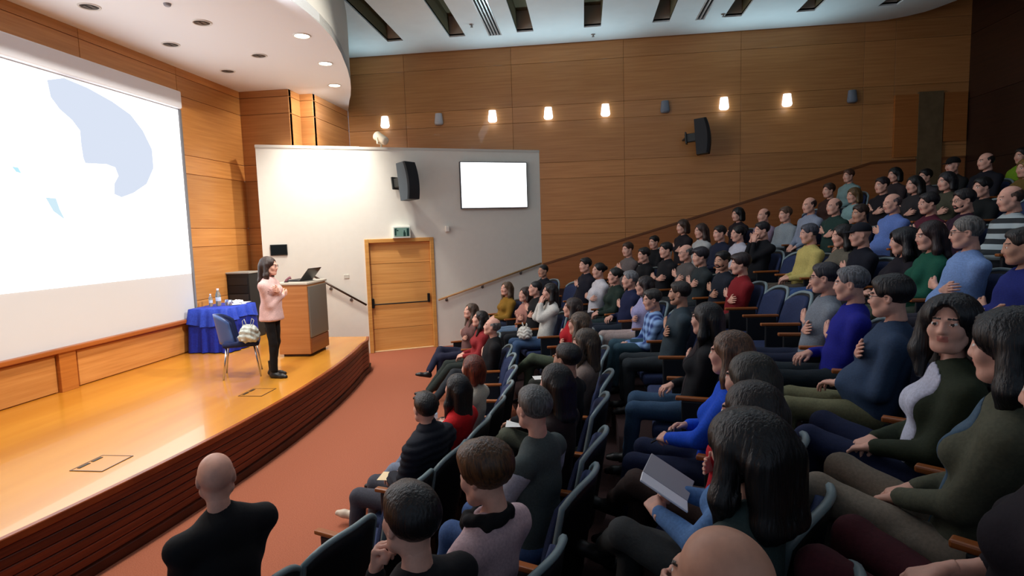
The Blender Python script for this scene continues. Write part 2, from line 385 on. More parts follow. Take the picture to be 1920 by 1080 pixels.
# stage
SE = [(-3.30, -1.0), (-3.62, 1.2), (-3.8, 3.21), (-3.66, 3.9), (-3.58, 4.5), (-3.54, 5.5), (-3.55, 6.75), (-3.60, 7.6), (-3.66, 8.3), (-3.84, 9.59), (-4.0, 10.25)]
R_ = 18.0
def sx(y): return -3.53 - (R_-math.sqrt(R_*R_-(y-6.1)**2))*1.0
edge = [(sx(y), y) for y in np.linspace(-1.0, 9.6, 45)] + [(-3.90, 9.95), (-4.02, 10.3)]
st = struct(MB().prism([(FX+.0, -1.0)]+edge+[(-5.25, 10.3), (-5.9, 10.95), (FX, 10.95)], .02, SZ).build('floor_stage', M_stage))
st_ = bpy.data.objects['floor_stage']
def arc_board(z0, z1, out, th, mat, name):
    n = len(edge); v = []; f = []
    nr = []
    for i in range(n):
        a = Vector((*edge[max(i-1, 0)], 0)); b = Vector((*edge[min(i+1, n-1)], 0)); t = (b-a).normalized(); nr.append(Vector((t.y, -t.x, 0)))
    for i in range(n):
        p = Vector((*edge[i], 0)); 
        for d, z in ((out, z0), (out+th-.004, z0), (out+th, z0+.006), (out+th, z1-.006), (out+th-.004, z1), (out, z1)):
            q = p+nr[i]*d; v.append((q.x, q.y, z))
    for i in range(n-1):
        for k in range(6):
            f.append((i*6+k, (i+1)*6+k, (i+1)*6+(k+1) % 6, i*6+(k+1) % 6)[::-1])
    f.append(tuple(range(6))); f.append(tuple((n-1)*6+k for k in reversed(range(6))))
    return mk(name, v, f, mat, st_)
arc_board(.525, SZ+.002, 0, .045, noisy((150, 74, 30), (120, 54, 20), 3, .3, .03, name='nosing_wood'), 'nosing')
for k in range(6):
    z1 = .52-k*.073; arc_board(z1-.066, z1, .0, .03, M_fascia, 'fascia_slat')
arc_board(0.002, .085, .0, .055, noisy((84, 34, 16), (62, 24, 10), 3, .5, .05), 'plinth_board')
# floor hatches in the stage
for (c, lab) in (((-4.11, 4.37), 'square floor socket hatch in the stage nearest the camera'), ((-3.98, 6.56), 'square floor socket hatch in the stage near the speaker')):
    h = empty('floor_hatch', (c[0], c[1], SZ), 0, lab, 'floor hatch', 'socket hatches in the stage floor')
    q = MB()
    for a, b in (((-.15, -.17), (.15, -.16)), ((-.15, .16), (.15, .17)), ((-.15, -.16), (-.14, .16)), ((.14, -.16), (.15, .16))): q.box((a[0], a[1], .0), (b[0], b[1], .005))
    q.build('hatch_frame', plain((92, 62, 36), .4), h)
    MB().box((-.14, -.16, .0), (.14, .16, .003)).build('lid', M_stage, h)
    MB().box((-.125, -.12, .003), (-.10, -.01, .007)).build('socket_flap', M_black, h); MB().box((-.125, .02, .003), (-.10, .12, .007)).build('socket_flap', M_black, h)
# steps from the stage down to the door
stp = MB()
for k in range(3): stp.box((0, 0, 0), (.32, .62, SZ-.145*(k+1)), 0, Matrix.Translation((-4.98+.32*k-.3, 10.31, 0)))
struct(stp.build('stage_steps', M_stage))

# soffit over the stage
pts = [(-3.46, 7.03), (-3.45, 7.42), (-3.48, 7.86), (-3.55, 8.41), (-3.73, 9.15), (-3.99, 10.03), (-4.2, 10.65), (-4.44, 11.28), (-4.68, 11.85), (-4.92, 12.36), (-5.34, 13.32)]
pe = [(x, 14.2-y) for x, y in reversed(pts[1:])] + pts
def dl_holes(): return [(-5.88, 6.73), (-4.94, 7.49), (-5.92, 8.2), (-5.0, 8.97), (-5.97, 9.66), (-5.9, 5.2), (-4.95, 5.95)]
struct(MB().prism([(FX, .9)]+pe+[(-5.35, 13.32), (-5.35, 11.54), (-5.64, 11.54), (-5.64, 11.08), (FX, 11.08)], SOZ, SOZ+.14).build('ceiling_soffit', plain((240, 241, 242), .7)))
n = len(pe); v = [(x, y, SOZ) for x, y in pe]+[(x, y, CZ+.02) for x, y in pe]
struct(mk('trim_soffit_edge', v, [(i, i+1, n+i+1, n+i) for i in range(n-1)], plain((196, 192, 182), .7), None, True))
# main ceiling with recessed slots
SL = [-3.85, -2.52, -1.11, .25, 1.60, 2.97, 4.32, 5.80]
mb = MB(); SYE, SYS = 12.40, 6.0
bnd = [(-5.45, WY-.02)] ; xs = []
cuts = []
for x in SL: cuts.append((x-.17, x+.17, SYE))
cuts.append((-1.86, -1.62, 12.48)); cuts.append((2.28, 2.42, 12.43))
cuts.sort()
def cbox(x0, x1, y0, y1):
    mb.box((x0, y0, CZ), (x1, y1, CZ+.06))
XR = 6.05
prev = -6.3
for a, b, ye in cuts:
    cbox(prev, a, SYS, WY-.03); cbox(a, b, ye, WY-.03); prev = b
cbox(prev, XR, SYS, WY-.03); cbox(-6.3, XR, -2.5, SYS)
mb.prism([(XR, -2.5), (7.1, -2.5), (7.1, 11.2), (7.08, 11.9), (7.01, 12.37), (6.86, 12.72), (6.74, 12.92), (6.49, 13.12), (6.2, 13.26), (XR, WY-.03)], CZ, CZ+.06)
ce = struct(mb.build('ceiling', M_ceil))
M_slot = plain((120, 112, 84), .8); M_slot2 = plain((200, 196, 186), .8)  # olive brown of the slot sides imitates inner shade and reflected wood
for x in SL:
    q = MB(); a, b = x-.17, x+.17
    q.box((a-.01, SYS, CZ+.03), (a, SYE, CZ+.42)); q.box((b, SYS, CZ+.03), (b+.01, SYE, CZ+.42)); q.box((a-.01, SYS, CZ+.42), (b+.01, SYE+.02, CZ+.43))
    q.box((a, SYE, CZ+.03), (b, SYE+.02, CZ+.42), 1)
    q.build('recessed_slot', [M_slot, M_slot2], ce)
for (x0, x1, ye, nf) in ((-1.86, -1.62, 12.48, 4), (2.28, 2.42, 12.43, 2)):
    t = empty('air_diffuser', ((x0+x1)/2, ye, CZ), 0, 'long silver slot air diffuser in the ceiling, %s' % ('nearer the stage' if x0 < 0 else 'further from the stage'), 'air vent', 'linear air diffusers')
    w_ = (x1-x0)/2
    MB().box((-w_, -6, .05), (w_, 0, .06)).build('duct', M_black, t)
    for k in range(nf+1):
        xx = -w_+2*w_*k/nf
        MB().box((xx-.013, -6, -.008), (xx+.013, 0, .035)).build('fin', plain((205, 208, 210), .3, .6), t)
struct(mk('ceiling_upper', [(-7, -3, 8.2), (8.5, -3, 8.2), (8.5, 14, 8.2), (-7, 14, 8.2)], [(3, 2, 1, 0)], wood((110, 60, 34), (90, 50, 28), 3)))
for (x, y, lab) in ((-2.1, 11.75, 'small ceiling sprinkler beside the first air diffuser'), (.27, 12.85, 'small ceiling sprinkler near the wood wall'), (2.75, 12.2, 'small ceiling sprinkler right of the second diffuser')):
    t = empty('sprinkler', (x, y, CZ), 0, lab, 'sprinkler', 'ceiling sprinklers')
    MB().lathe([(.045, 0), (.045, -.008), (.02, -.015), (.012, -.04)][::-1], 12).build('escutcheon', plain((150, 145, 140), .4, .4), t)
    MB().lathe([(.028, -.052), (.028, -.044)], 10).build('deflector', M_steel, t)
# downlights
def downlight(x, y, lit, lab):
    t = empty('downlight', (x, y, SOZ), 0, lab, 'ceiling light', 'stage downlights')
    q = MB(); r0, r1 = .125, .105
    q.lathe([(r1, .0), (r0, .0), (r0, -.008), (r1, -.008)], 24) if 0 else None
    n = 28; vv = []; ff = []
    for (r, z) in ((r0, 0), (r0-.006, -.012), (r1, -.012), (r1-.005, -.001)):
        for k in range(n): vv.append((r*math.cos(2*PI*k/n), r*math.sin(2*PI*k/n), z))
    for i in range(3):
        for k in range(n): ff.append((i*n+k, i*n+(k+1) % n, (i+1)*n+(k+1) % n, (i+1)*n+k))
    mk('trim_ring', vv, ff, plain((225, 222, 215), .5), t, True)
    if lit: MB().lathe([(.10, -.004), (.10, -.002)], 24).build('lamp', emit((255, 246, 225), 14), t)
    else:
        MB().lathe([(.10, -.004), (.10, -.002)], 24).build('reflector', plain((58, 54, 50), .35, .3), t)
        for s in (-1, 1): MB().box((s*.035-.02, -.05, -.010), (s*.035+.02, .05, -.005)).build('baffle', plain((110, 105, 98), .4, .4), t)
nm = ['near the left edge', 'third in the inner line', 'fourth', 'x']
for (x, y, lab) in ((-5.88, 6.73, 'unlit recessed downlight at the screen side, nearest the camera'), (-4.94, 7.49, 'unlit recessed downlight in the middle line, nearest the camera'),
                    (-5.92, 8.2, 'unlit recessed downlight at the screen side, second from the camera'), (-5.0, 8.97, 'unlit recessed downlight in the middle line, second from the camera'),
                    (-5.97, 9.66, 'unlit recessed downlight at the screen side, furthest from the camera')): downlight(x, y, False, lab)
for (x, y, lab) in ((-3.93, 8.25, 'glowing round downlight by the curved soffit edge, nearest the camera'), (-4.2, 9.61, 'glowing round downlight by the curved soffit edge, middle one'), (-4.65, 11.0, 'glowing round downlight closest to the side wall')): downlight(x, y, True, lab)
t = empty('smoke_detector', (-4.94, 6.84, SOZ), 0, 'small round sensor on the white soffit above the stage', 'sensor')
MB().lathe([(.03, -.03), (.04, -.02), (.045, 0)], 14).build('housing', plain((150, 150, 155), .5), t)

# wall sconces
xs_ = [-4.47, -3.21, -1.98, -.73, .52, 1.79, 3.02, 4.30, 5.59]
litf = [1, 0, 1, 1, 1, 0, 1, 1, 0]
ords = ['first', 'second', 'third', 'fourth', 'fifth', 'sixth', 'seventh', 'eighth', 'ninth']
for i, (x, l) in enumerate(zip(xs_, litf)):
    t = empty('wall_sconce', (x, WY, 5.0), 0, '%s glass wall sconce, %s from the stage in the row' % ('glowing white' if l else 'unlit grey', ords[i]), 'wall lamp', 'sconces along the wood wall')
    q = MB(); vv = []; n = 10
    for (hw, d, z) in ((.075, .07, .13), (.10, .10, -.08), (.085, .09, -.115), (.05, .06, -.13)):
        for k in range(n+1):
            a = PI*k/n; vv.append((-hw*math.cos(a), -.02-d*math.sin(a)**.7 if 0 < k < n else -.02, z))
    ff = []
    for i2 in range(3):
        for k in range(n): ff.append((i2*(n+1)+k, (i2+1)*(n+1)+k, (i2+1)*(n+1)+k+1, i2*(n+1)+k+1))
    ff.append(tuple(3*(n+1)+k for k in range(n+1))); ff.append(tuple(k for k in reversed(range(n+1))))
    mk('glass_shade', vv, ff, emit((238, 248, 255), 3.2) if l else (plain((200, 200, 205), .2) if i == 1 else plain((120, 128, 140), .25)), t, False)
    MB().rbox((-.06, -.022, -.10), (.06, 0, .12), .006, 1).build('wall_plate', M_steel, t)
    if l:
        pl = bpy.data.lights.new('sconce_glow', 'POINT'); pl.energy = .45; pl.color = (.82, .93, 1.0); pl.shadow_soft_size = .08
        uo = spot('sconce_uplight', (0, -.30, .10), (0, -1.75, 1.6), 42, 2.5, 1.0, (.62, .88, 1.0), .08); uo.parent = t
        lo = bpy.data.objects.new('sconce_bulb_glow', pl); COL.objects.link(lo); lo.parent = t; lo.location = (0, -.16, -.16)

# monitor on the white wall
t = empty('wall_monitor', tuple(M @ Vector((2.78, 0, 3.44))), math.atan2(WD.y, WD.x), 'wide wall monitor glowing plain white on the white wall', 'monitor')
MB().rbox((-.765, -.09, -.50), (.765, -.02, .50), .012, 2).build('bezel', plain((60, 62, 68), .4), t)
MB().box((-.745, -.094, -.48), (.745, -.089, .48)).build('display', emit((250, 252, 255), 2.6), t)
MB().box((-.2, -.03, -.2), (.2, .0, .2)).build('mount', M_dark, t)
# loudspeakers
def speaker(loc, rz, tilt, lab, s=1.0, col=(30, 34, 40), colb=(70, 80, 88)):
    t = empty('loudspeaker', loc, rz, lab, 'loudspeaker', 'wall loudspeakers')
    Mx = Matrix.Rotation(tilt, 4, 'X') @ Matrix.Scale(s, 4)
    # body local: front faces -Y, curved grille
    prof = [(-.17, -.12), (.17, -.12)]
    q = MB(); v = []; n = 8
    for k in range(n+1):
        z = -.37+.74*k/n; b = .05*(1-(2*k/n-1)**2)
        for (x, y) in ((-.12, 0.12), (.12, 0.12), (.15, -.12-b), (-.15, -.12-b)): v.append(Mx @ Vector((x, y, z)))
    f = []
    for k in range(n):
        for j in range(4): f.append((k*4+j, k*4+(j+1) % 4, (k+1)*4+(j+1) % 4, (k+1)*4+j))
    f.append((3, 2, 1, 0)); f.append(tuple(n*4+j for j in range(4)))
    mk('cabinet', v, f, plain(colb, .55), t)
    v = []
    for k in range(n+1):
        z = -.365+.73*k/n; b = .05*(1-(2*k/n-1)**2)
        for (x, y) in ((-.147, -.08-b), (.147, -.08-b), (.155, -.135-b), (-.155, -.135-b)): v.append(Mx @ Vector((x, y, z)))
    mk('grille', v, f, noisy(col, None, 300, .8, .5, name='grille'), t)
    q = MB(); q.rbox((-.05, .10, -.08), (.05, .34, .10), .01, 1, 0, Mx); q.rbox((-.09, .30, -.11), (.09, .33, .14), .006, 1, 0, Mx); q.build('wall_bracket', plain((60, 62, 60), .5, .3), t)
    p = Vector(loc)+Matrix.Rotation(rz, 3, 'Z') @ Vector((0, .32, 0)); a = Matrix.Rotation(-rz, 3, 'Z') @ (wallpt(p)-Vector(loc))
    MB().tube([(0, .32, 0), tuple(a)], .022, 8).build('support_arm', plain((60, 62, 60), .5, .3), t)
    return t
sp = M @ Vector((.84, -.32, 3.50))
wn = Vector((-WD.y, WD.x, 0)); wallpt = lambda p: p+wn*(-((p-W0).dot(wn)))+wn*.002
speaker(tuple(sp), math.radians(66), math.radians(-6), 'dark loudspeaker on a bracket on the white wall', 1.02)
wallpt = lambda p: Vector((p.x, WY+.002, p.z))
speaker((2.48, WY-.42, 4.28), math.radians(74), math.radians(-4), 'black loudspeaker mounted on the wood wall', .98, (12, 12, 16), (16, 16, 20))
# exit sign
t = empty('exit_sign', tuple(M @ Vector((.72, 0, 2.49))), math.atan2(WD.y, WD.x), 'small green and white exit pictogram box above the side door', 'sign')
MB().rbox((-.18, -.14, -.13), (.18, -.0, .115), .01, 2).build('housing', plain((225, 228, 218), .5), t)
MB().box((-.155, -.144, -.095), (.155, -.139, .085)).build('panel', plain((120, 158, 146), .5), t)
for (a, b, c, d) in ((-.15, -.07, -.115, .05), (.03, -.09, .075, -.01), (.04, -.01, .06, .03), (.10, -.085, .145, .07), (-.11, .02, -.07, .04), (-.15, .05, -.10, .07)): MB().box((a, -.147, b), (c, -.143, d)).build('pictogram', plain((24, 60, 54), .5), t)
# motion detector, socket, black panel
t = empty('wall_sensor', tuple(M @ Vector((1.70, 0, 2.52))), math.atan2(WD.y, WD.x), 'small white box sensor on the white wall right of the exit sign', 'sensor')
MB().rbox((-.045, -.09, -.06), (.045, -.0, .07), .02, 3).build('housing', plain((235, 232, 222), .4), t)
t = empty('wall_socket', tuple(M @ Vector((-.42, 0, 1.62))), math.atan2(WD.y, WD.x), 'tiny white switch plate above the stage handrail', 'switch')
MB().rbox((-.05, -.012, -.04), (.05, 0, .04), .004, 2).build('plate', plain((205, 202, 190), .4), t)
t = empty('wall_display', tuple(M @ Vector((-1.66, 0, 2.21))), math.atan2(WD.y, WD.x), 'small black rectangular panel on the white wall above the speaker', 'panel')
MB().rbox((-.155, -.03, -.105), (.155, 0, .105), .006, 2).build('casing', plain((34, 36, 36), .35), t)
MB().box((-.14, -.033, -.09), (.14, -.03, .09)).build('glass_face', plain((20, 24, 24), .15), t)
# spotlight standing on top of the white wall
p = M @ Vector((.42, .08, 4.215))
t = empty('spotlight', tuple(p), math.radians(150), 'white can spotlight clamped on top of the white wall', 'spotlight')
Mx = Matrix.Translation((0, 0, .19)) @ Matrix.Rotation(math.radians(62), 4, 'Y')
MB().lathe([(.05, -.17), (.085, -.15), (.095, .10), (.10, .12), (.10, .13)], 18, (0, 0, 0), 0, Mx).build('can', plain((250, 240, 215), .5), t, True)
MB().lathe([(.09, .131), (.09, .134)], 18, (0, 0, 0), 0, Mx).build('lens', plain((60, 60, 60), .1), t)
MB().tube([(0, 0, 0), (0, 0, .08)], .018, 8).rbox((-.02, -.10, .07), (.02, .10, .09), .004, 1).rbox((-.02, -.105, .07), (.02, -.095, .2), .003, 1).rbox((-.02, .095, .07), (.02, .105, .2), .003, 1).build('yoke', plain((220, 210, 190), .5), t)
# ------------------------------------------------------------------ implicit surfaces -> meshes
class Fld:
    def __init__(s, lo, hi, h):
        s.lo = np.array(lo, np.float32); s.h = h
        n = np.maximum(4, np.ceil((np.array(hi)-s.lo)/h).astype(int)+1)
        s.ax = [(s.lo[i]+np.arange(n[i])*h).astype(np.float32) for i in range(3)]
        s.F = np.full(n, .5, np.float32)
    def _sub(s, lo, hi):
        sl = []
        for i in range(3):
            a = int(max(0, math.floor((lo[i]-s.lo[i])/s.h))); b = int(min(len(s.ax[i]), math.ceil((hi[i]-s.lo[i])/s.h)+1)); sl.append(slice(a, max(b, a+1)))
        return tuple(sl)
    def _g(s, sl):
        return s.ax[0][sl[0]][:, None, None], s.ax[1][sl[1]][None, :, None], s.ax[2][sl[2]][None, None, :]
    def put(s, d, sl, k, mode):
        A = s.F[sl]
        if mode == 'u':
            if k > 0:
                hh = np.maximum(k-np.abs(A-d), 0)/k; s.F[sl] = np.minimum(A, d)-hh*hh*k*.25
            else: s.F[sl] = np.minimum(A, d)
        else:
            d = -d
            if k > 0:
                hh = np.maximum(k-np.abs(A-d), 0)/k; s.F[sl] = np.maximum(A, d)+hh*hh*k*.25
            else: s.F[sl] = np.maximum(A, d)
    def cap(s, a, ra, b, rb, k=.02, sy=1.0, mode='u', yaw=None):
        a = np.array(a, float); b = np.array(b, float); m = max(ra, rb)+k+.02
        sl = s._sub(np.minimum(a, b)-m, np.maximum(a, b)+m); X, Y, Z = s._g(sl)
        ba = b-a; ba2 = np.array([ba[0], ba[1]/sy, ba[2]]); L = max(ba2 @ ba2, 1e-9)
        px, py, pz = X-a[0], (Y-a[1])/sy, Z-a[2]
        t = np.clip((px*ba2[0]+py*ba2[1]+pz*ba2[2])/L, 0, 1)
        d = np.sqrt((px-t*ba2[0])**2+(py-t*ba2[1])**2+(pz-t*ba2[2])**2)-(ra+t*(rb-ra))
        if sy < 1: d = d*(sy*.5+.5)
        s.put(d, sl, k, mode); return s
    def ell(s, c, r, k=.02, mode='u', R=None):
        c = np.array(c, float); r = np.array(r, float); m = r.max()+k+.02
        sl = s._sub(c-m, c+m); X, Y, Z = s._g(sl); px, py, pz = X-c[0], Y-c[1], Z-c[2]
        if R is not None: px, py, pz = (px*R[0][0]+py*R[1][0]+pz*R[2][0], px*R[0][1]+py*R[1][1]+pz*R[2][1], px*R[0][2]+py*R[1][2]+pz*R[2][2])
        k0 = np.sqrt((px/r[0])**2+(py/r[1])**2+(pz/r[2])**2)+1e-6; k1 = np.sqrt((px/r[0]**2)**2+(py/r[1]**2)**2+(pz/r[2]**2)**2)+1e-6
        s.put(k0*(k0-1)/k1, sl, k, mode); return s
    def half(s, p, n, k=.01):
        """cut away the side the normal points to"""
        X, Y, Z = s._g((slice(None),)*3); n = np.array(n, float); n /= np.linalg.norm(n)
        d = (X-p[0])*n[0]+(Y-p[1])*n[1]+(Z-p[2])*n[2]; s.put(-d, (slice(None),)*3, k, 's'); return s
    def noise(s, amp, f, seed=0):
        X, Y, Z = s._g((slice(None),)*3); p = seed*1.7
        s.F += amp*(np.sin(f*X+1.3*np.sin(f*.7*Z+p)+p)*np.sin(f*.9*Y+1.1*np.sin(f*.8*X+p))+.6*np.sin(f*1.7*Z+2*np.sin(f*.9*Y+p)+f*.5*X)).astype(np.float32); return s
    def ribs(s, amp, f):
        X, Y, Z = s._g((slice(None),)*3); s.F -= (amp*np.abs(np.sin(f*Z+.5*np.sin(9*X)+.3*np.sin(7*Y)))).astype(np.float32); return s
    def mesh(s):
        F = s.F
        for ax in range(3):
            i0 = [slice(None)]*3; i0[ax] = 0; F[tuple(i0)] = np.maximum(F[tuple(i0)], .01); i0[ax] = -1; F[tuple(i0)] = np.maximum(F[tuple(i0)], .01)
        S = F < 0; n = np.array(F.shape); c = np.zeros(n-1, np.int8)
        offs = [(i, j, k) for i in (0, 1) for j in (0, 1) for k in (0, 1)]
        for (i, j, k) in offs: c += S[i:n[0]-1+i, j:n[1]-1+j, k:n[2]-1+k]
        act = (c > 0) & (c < 8); idx = np.argwhere(act); vid = np.full(act.shape, -1, np.int64); vid[act] = np.arange(len(idx))
        vals = {o: F[idx[:, 0]+o[0], idx[:, 1]+o[1], idx[:, 2]+o[2]] for o in offs}
        acc = np.zeros((len(idx), 3)); cnt = np.zeros(len(idx))
        for a in offs:
            for ax in range(3):
                if a[ax] == 0:
                    b = list(a); b[ax] = 1; b = tuple(b); va, vb = vals[a], vals[b]; m = (va < 0) != (vb < 0)
                    t = np.where(m, va/np.where(m, va-vb, 1), 0); p = np.tile(np.array(a, float), (len(idx), 1)); p[:, ax] += t
                    acc += p*m[:, None]; cnt += m
        V = (idx+acc/cnt[:, None])*s.h+s.lo
        Q = []
        for a in range(3):
            b, c2 = (a+1) % 3, (a+2) % 3
            s0 = [slice(None)]*3; s1 = [slice(None)]*3; s0[a] = slice(0, -1); s1[a] = slice(1, None)
            E = np.argwhere(S[tuple(s0)] != S[tuple(s1)])
            E = E[(E[:, b] > 0) & (E[:, c2] > 0) & (E[:, b] < n[b]-1) & (E[:, c2] < n[c2]-1)]
            ins = S[E[:, 0], E[:, 1], E[:, 2]]; q = []
            for (db, dc) in ((1, 1), (0, 1), (0, 0), (1, 0)):
                e = E.copy(); e[:, b] -= db; e[:, c2] -= dc; q.append(vid[e[:, 0], e[:, 1], e[:, 2]])
            q = np.stack(q, 1); q[~ins] = q[~ins][:, ::-1]; Q.append(q)
        return V, np.concatenate(Q)

# ------------------------------------------------------------------ head, hand, hair, shoe templates
_tp = {}
def head_t(fem, h):
    k = ('head', fem, h)
    if k in _tp: return _tp[k]
    f = Fld((-.10, -.13, -.16), (.10, .15, .14), h); w = .94 if fem else 1.0
    f.ell((0, -.018, .032), (.074*w, .094, .084), 0); f.ell((0, .028, -.035), (.060*w, .064, .078), .04)
    f.cap((-.025*w, .055, -.092), .017, (.025*w, .055, -.092), .017, .03); f.ell((0, .070, -.098), (.018, .016, .016), .02)
    f.cap((-.05*w, .0, -.06), .022, (-.03*w, .045, -.09), .02, .03); f.cap((.05*w, .0, -.06), .022, (.03*w, .045, -.09), .02, .03)
    for sd in (-1, 1):
        f.ell((sd*.031, .096, .004), (.018, .016, .012), .014, 's'); f.ell((sd*.031, .076, .004), (.0135, .0135, .0115), .002)
        f.cap((sd*.014, .085, .023), .007, (sd*.044, .076, .026), .006, .014); f.ell((sd*.038, .064, -.028), (.022, .018, .022), .03)
        f.ell((sd*.074*w, -.008, -.004), (.010, .020, .031), .008); f.ell((sd*.080*w, .000, -.002), (.006, .010, .018), .006, 's')
        f.cap((sd*.012, .092, -.030), .008, (sd*.010, .096, -.030), .007, .008)
    f.cap((0, .087, .012), .007, (0, .0995, -.026), .0102, .012)
    f.cap((-.017, .084, -.052), .005, (.017, .084, -.052), .005, .006); f.cap((0, .092, -.051), .006, (0, .093, -.051), .006, .008)
    f.cap((-.014, .083, -.063), .006, (.014, .083, -.063), .006, .007); f.cap((-.019, .093, -.0575), .0016, (.019, .093, -.0575), .0016, .003, 1, 's')
    f.cap((0, -.03, -.06), .046*w, (0, -.04, -.135), .046*w, .03)
    f.half((0, 0, -.140), (0, 0, -1), 0)
    V, Q = f.mesh(); C = V[Q].mean(1); x = np.abs(C[:, 0]); mi = np.zeros(len(Q), int)
    mi[(C[:, 1] > .075) & (x < .020) & (C[:, 2] < -.0475) & (C[:, 2] > -.068)] = 1
    mi[(C[:, 1] > .062) & (x > .012) & (x < .049) & (C[:, 2] > .0235) & (C[:, 2] < .0295)] = 2
    d = np.sqrt((x-.031)**2+(C[:, 1]-.076)**2+(C[:, 2]-.004)**2)
    e = (d < .0145) & (C[:, 1] > .080) & (np.abs(C[:, 2]-.003) < .0062); mi[e] = 3; mi[e & (np.sqrt((x-.031)**2+(C[:, 2]-.004)**2) < .0066)] = 4
    _tp[k] = (V, Q, mi); return _tp[k]
def hand_t(pose, h):
    """wrist at origin, fingers along +Y, back of the hand +Z, thumb on +X"""
    k = ('hand', pose, h)
    if k in _tp: return _tp[k]
    f = Fld((-.06, -.05, -.09), (.09, .21, .05), h)
    f.cap((0, -.035, 0), .026, (0, .01, 0), .025, 0, 1.0); 
    for i, x in enumerate((-.030, -.010, .010, .030)): f.cap((x*.6, .005, 0), .0135, (x, .088-.006*abs(i-1.6), 0), .0115, .014)
    curl = {'flat': (.18, .2, .15), 'relax': (.45, .5, .35), 'grip': (1.0, 1.1, .7)}[pose]
    Ls = [(.030, .020, .017), (.040, .026, .020), (.043, .028, .021), (.038, .025, .019)]
    for i, x in enumerate((-.031, -.0105, .010, .031)):
        p = np.array((x, .086-.006*abs(i-1.6), 0)); a = 0; r = .0092
        for j in range(3):
            a += curl[j]*(1+.06*i); q = p+np.array(((x)*.10*Ls[i][j]/.03*.3, math.cos(a)*Ls[i][j], -math.sin(a)*Ls[i][j])); f.cap(p, r, q, r-.0009, .004); p = q; r -= .0009
    tc = {'flat': (.055, .062, -.012), 'relax': (.050, .066, -.022), 'grip': (.034, .072, -.040)}[pose]; te = {'flat': (.066, .090, -.020), 'relax': (.052, .094, -.034), 'grip': (.012, .085, -.056)}[pose]
    f.cap((.015, .018, -.004), .017, tc, .0115, .012); f.cap(tc, .0112, te, .0088, .004)
    V, Q = f.mesh(); _tp[k] = (V, Q); return _tp[k]
def hair_t(style, h=.0078):
    """hair shells in head space"""
    k = ('hair', style)
    if k in _tp: return _tp[k]
    f = Fld((-.20, -.22, -.46), (.20, .16, .18), h)
    nz = (.0016, 95)
    def cut(y=.060, z=.055, ro=.075, rz=.105):
        f.ell((0, y+.055, z-.088), (ro-.002, .092, rz), .012, 's')
    if style in ('short', 'shortcurl', 'grey'):
        f.ell((0, -.024, .040), (.085, .104, .090), 0); f.ell((0, .03, .075), (.062, .05, .042), .02)
        f.half((0, -.03, -.062), (0, .35, -1), .01); cut(.062, .066)
        for sd in (-1, 1): f.ell((sd*.085, .01, -.012), (.022, .026, .036), .005, 's')
        if style == 'shortcurl': nz = (.004, 130)
    elif style == 'buzz':
        f.ell((0, -.022, .036), (.079, .099, .089), 0); f.half((0, -.03, -.04), (0, .35, -1), .01); cut(.058, .06)
        for sd in (-1, 1): f.ell((sd*.085, .01, -.012), (.022, .026, .036), .005, 's')
        nz = (.0006, 140)
    elif style == 'balding':
        f.ell((0, -.026, .02), (.081, .098, .078), 0); f.half((0, 0, .062), (0, .25, 1), .01); f.half((0, -.03, -.062), (0, .35, -1), .01)
        f.half((0, .02, 0), (0, 1, -.1), .01); nz = (.0008, 120)
    elif style == 'crop':
        f.ell((0, -.028, .045), (.092, .110, .096), 0); f.ell((.01, .045, .080), (.066, .05, .040), .03); f.half((0, -.03, -.075), (0, .2, -1), .02); cut(.066, .060)
        nz = (.0025, 80)
    elif style == 'bob':
        f.ell((0, -.026, .040), (.092, .110, .094), 0); 
        for sd in (-1, 1): f.cap((sd*.070, -.02, .02), .034, (sd*.082, -.01, -.10), .030, .03)
        f.cap((-.04, -.09, .0), .045, (-.04, -.09, -.10), .040, .03); f.cap((.04, -.09, .0), .045, (.04, -.09, -.10), .040, .03); cut(.058, .062, .060)
    elif style in ('long', 'verylong', 'big', 'wavy'):
        b = 1.18 if style == 'big' else 1.0; L = {'long': -.24, 'verylong': -.38, 'big': -.22, 'wavy': -.28}[style]
        f.ell((0, -.026, .040), (.090*b, .110*b, .093), 0)
        for sd in (-1, 1):
            f.cap((sd*.070*b, -.02, .02), .032*b, (sd*.088*b, -.015, -.12), .034*b, .03); f.cap((sd*.088*b, -.015, -.12), .034*b, (sd*.080*b, .01, L), .020, .03)
        for x in (-.045, 0, .045): f.cap((x*b, -.09*b, .0), .045*b, (x*b, -.105*b, L*.8), .034*b, .03); f.cap((x*b, -.105*b, L*.8), .034*b, (x*b, -.10, L), .018, .03)
        cut(.060, .064, .058, .115); f.ell((0, .12, -.14), (.05, .11, .12), .02, 's')
        if style in ('wavy', 'big'): nz = (.0034, 60)
        else: nz = (.0018, 75)
    elif style == 'pony':
        f.ell((0, -.024, .038), (.083, .103, .088), 0); f.half((0, -.03, -.05), (0, .4, -1), .01); cut(.060, .066)
        f.cap((0, -.115, .06), .022, (0, -.16, .02), .030, .01); f.cap((0, -.16, .02), .030, (0, -.15, -.16), .014, .02)
    elif style == 'bun':
        f.ell((0, -.024, .038), (.083, .103, .088), 0); f.half((0, -.03, -.05), (0, .4, -1), .01); cut(.060, .066); f.ell((0, -.125, .03), (.038, .036, .038), .01)
    elif style == 'cap':
        f.ell((0, -.018, .050), (.086, .104, .082), 0); f.half((0, 0, .035), (0, .1, -1), .004); f.ell((0, .105, .040), (.062, .065, .008), .01)
        nz = (0, 10)
    if nz[0]:
        X, Y, Z = f._g((slice(None),)*3); th = np.arctan2(X, Y+.02)
        f.F += (nz[0]*np.sin(nz[1]*.28*th*2+3*np.sin(9*Z)+2*np.sin(21*Z+3*th))*(.5+.5*np.sin(5*th+11*Z))+nz[0]*.6*np.sin(nz[1]*.6*X+nz[1]*.5*Y+8*Z)).astype(np.float32)
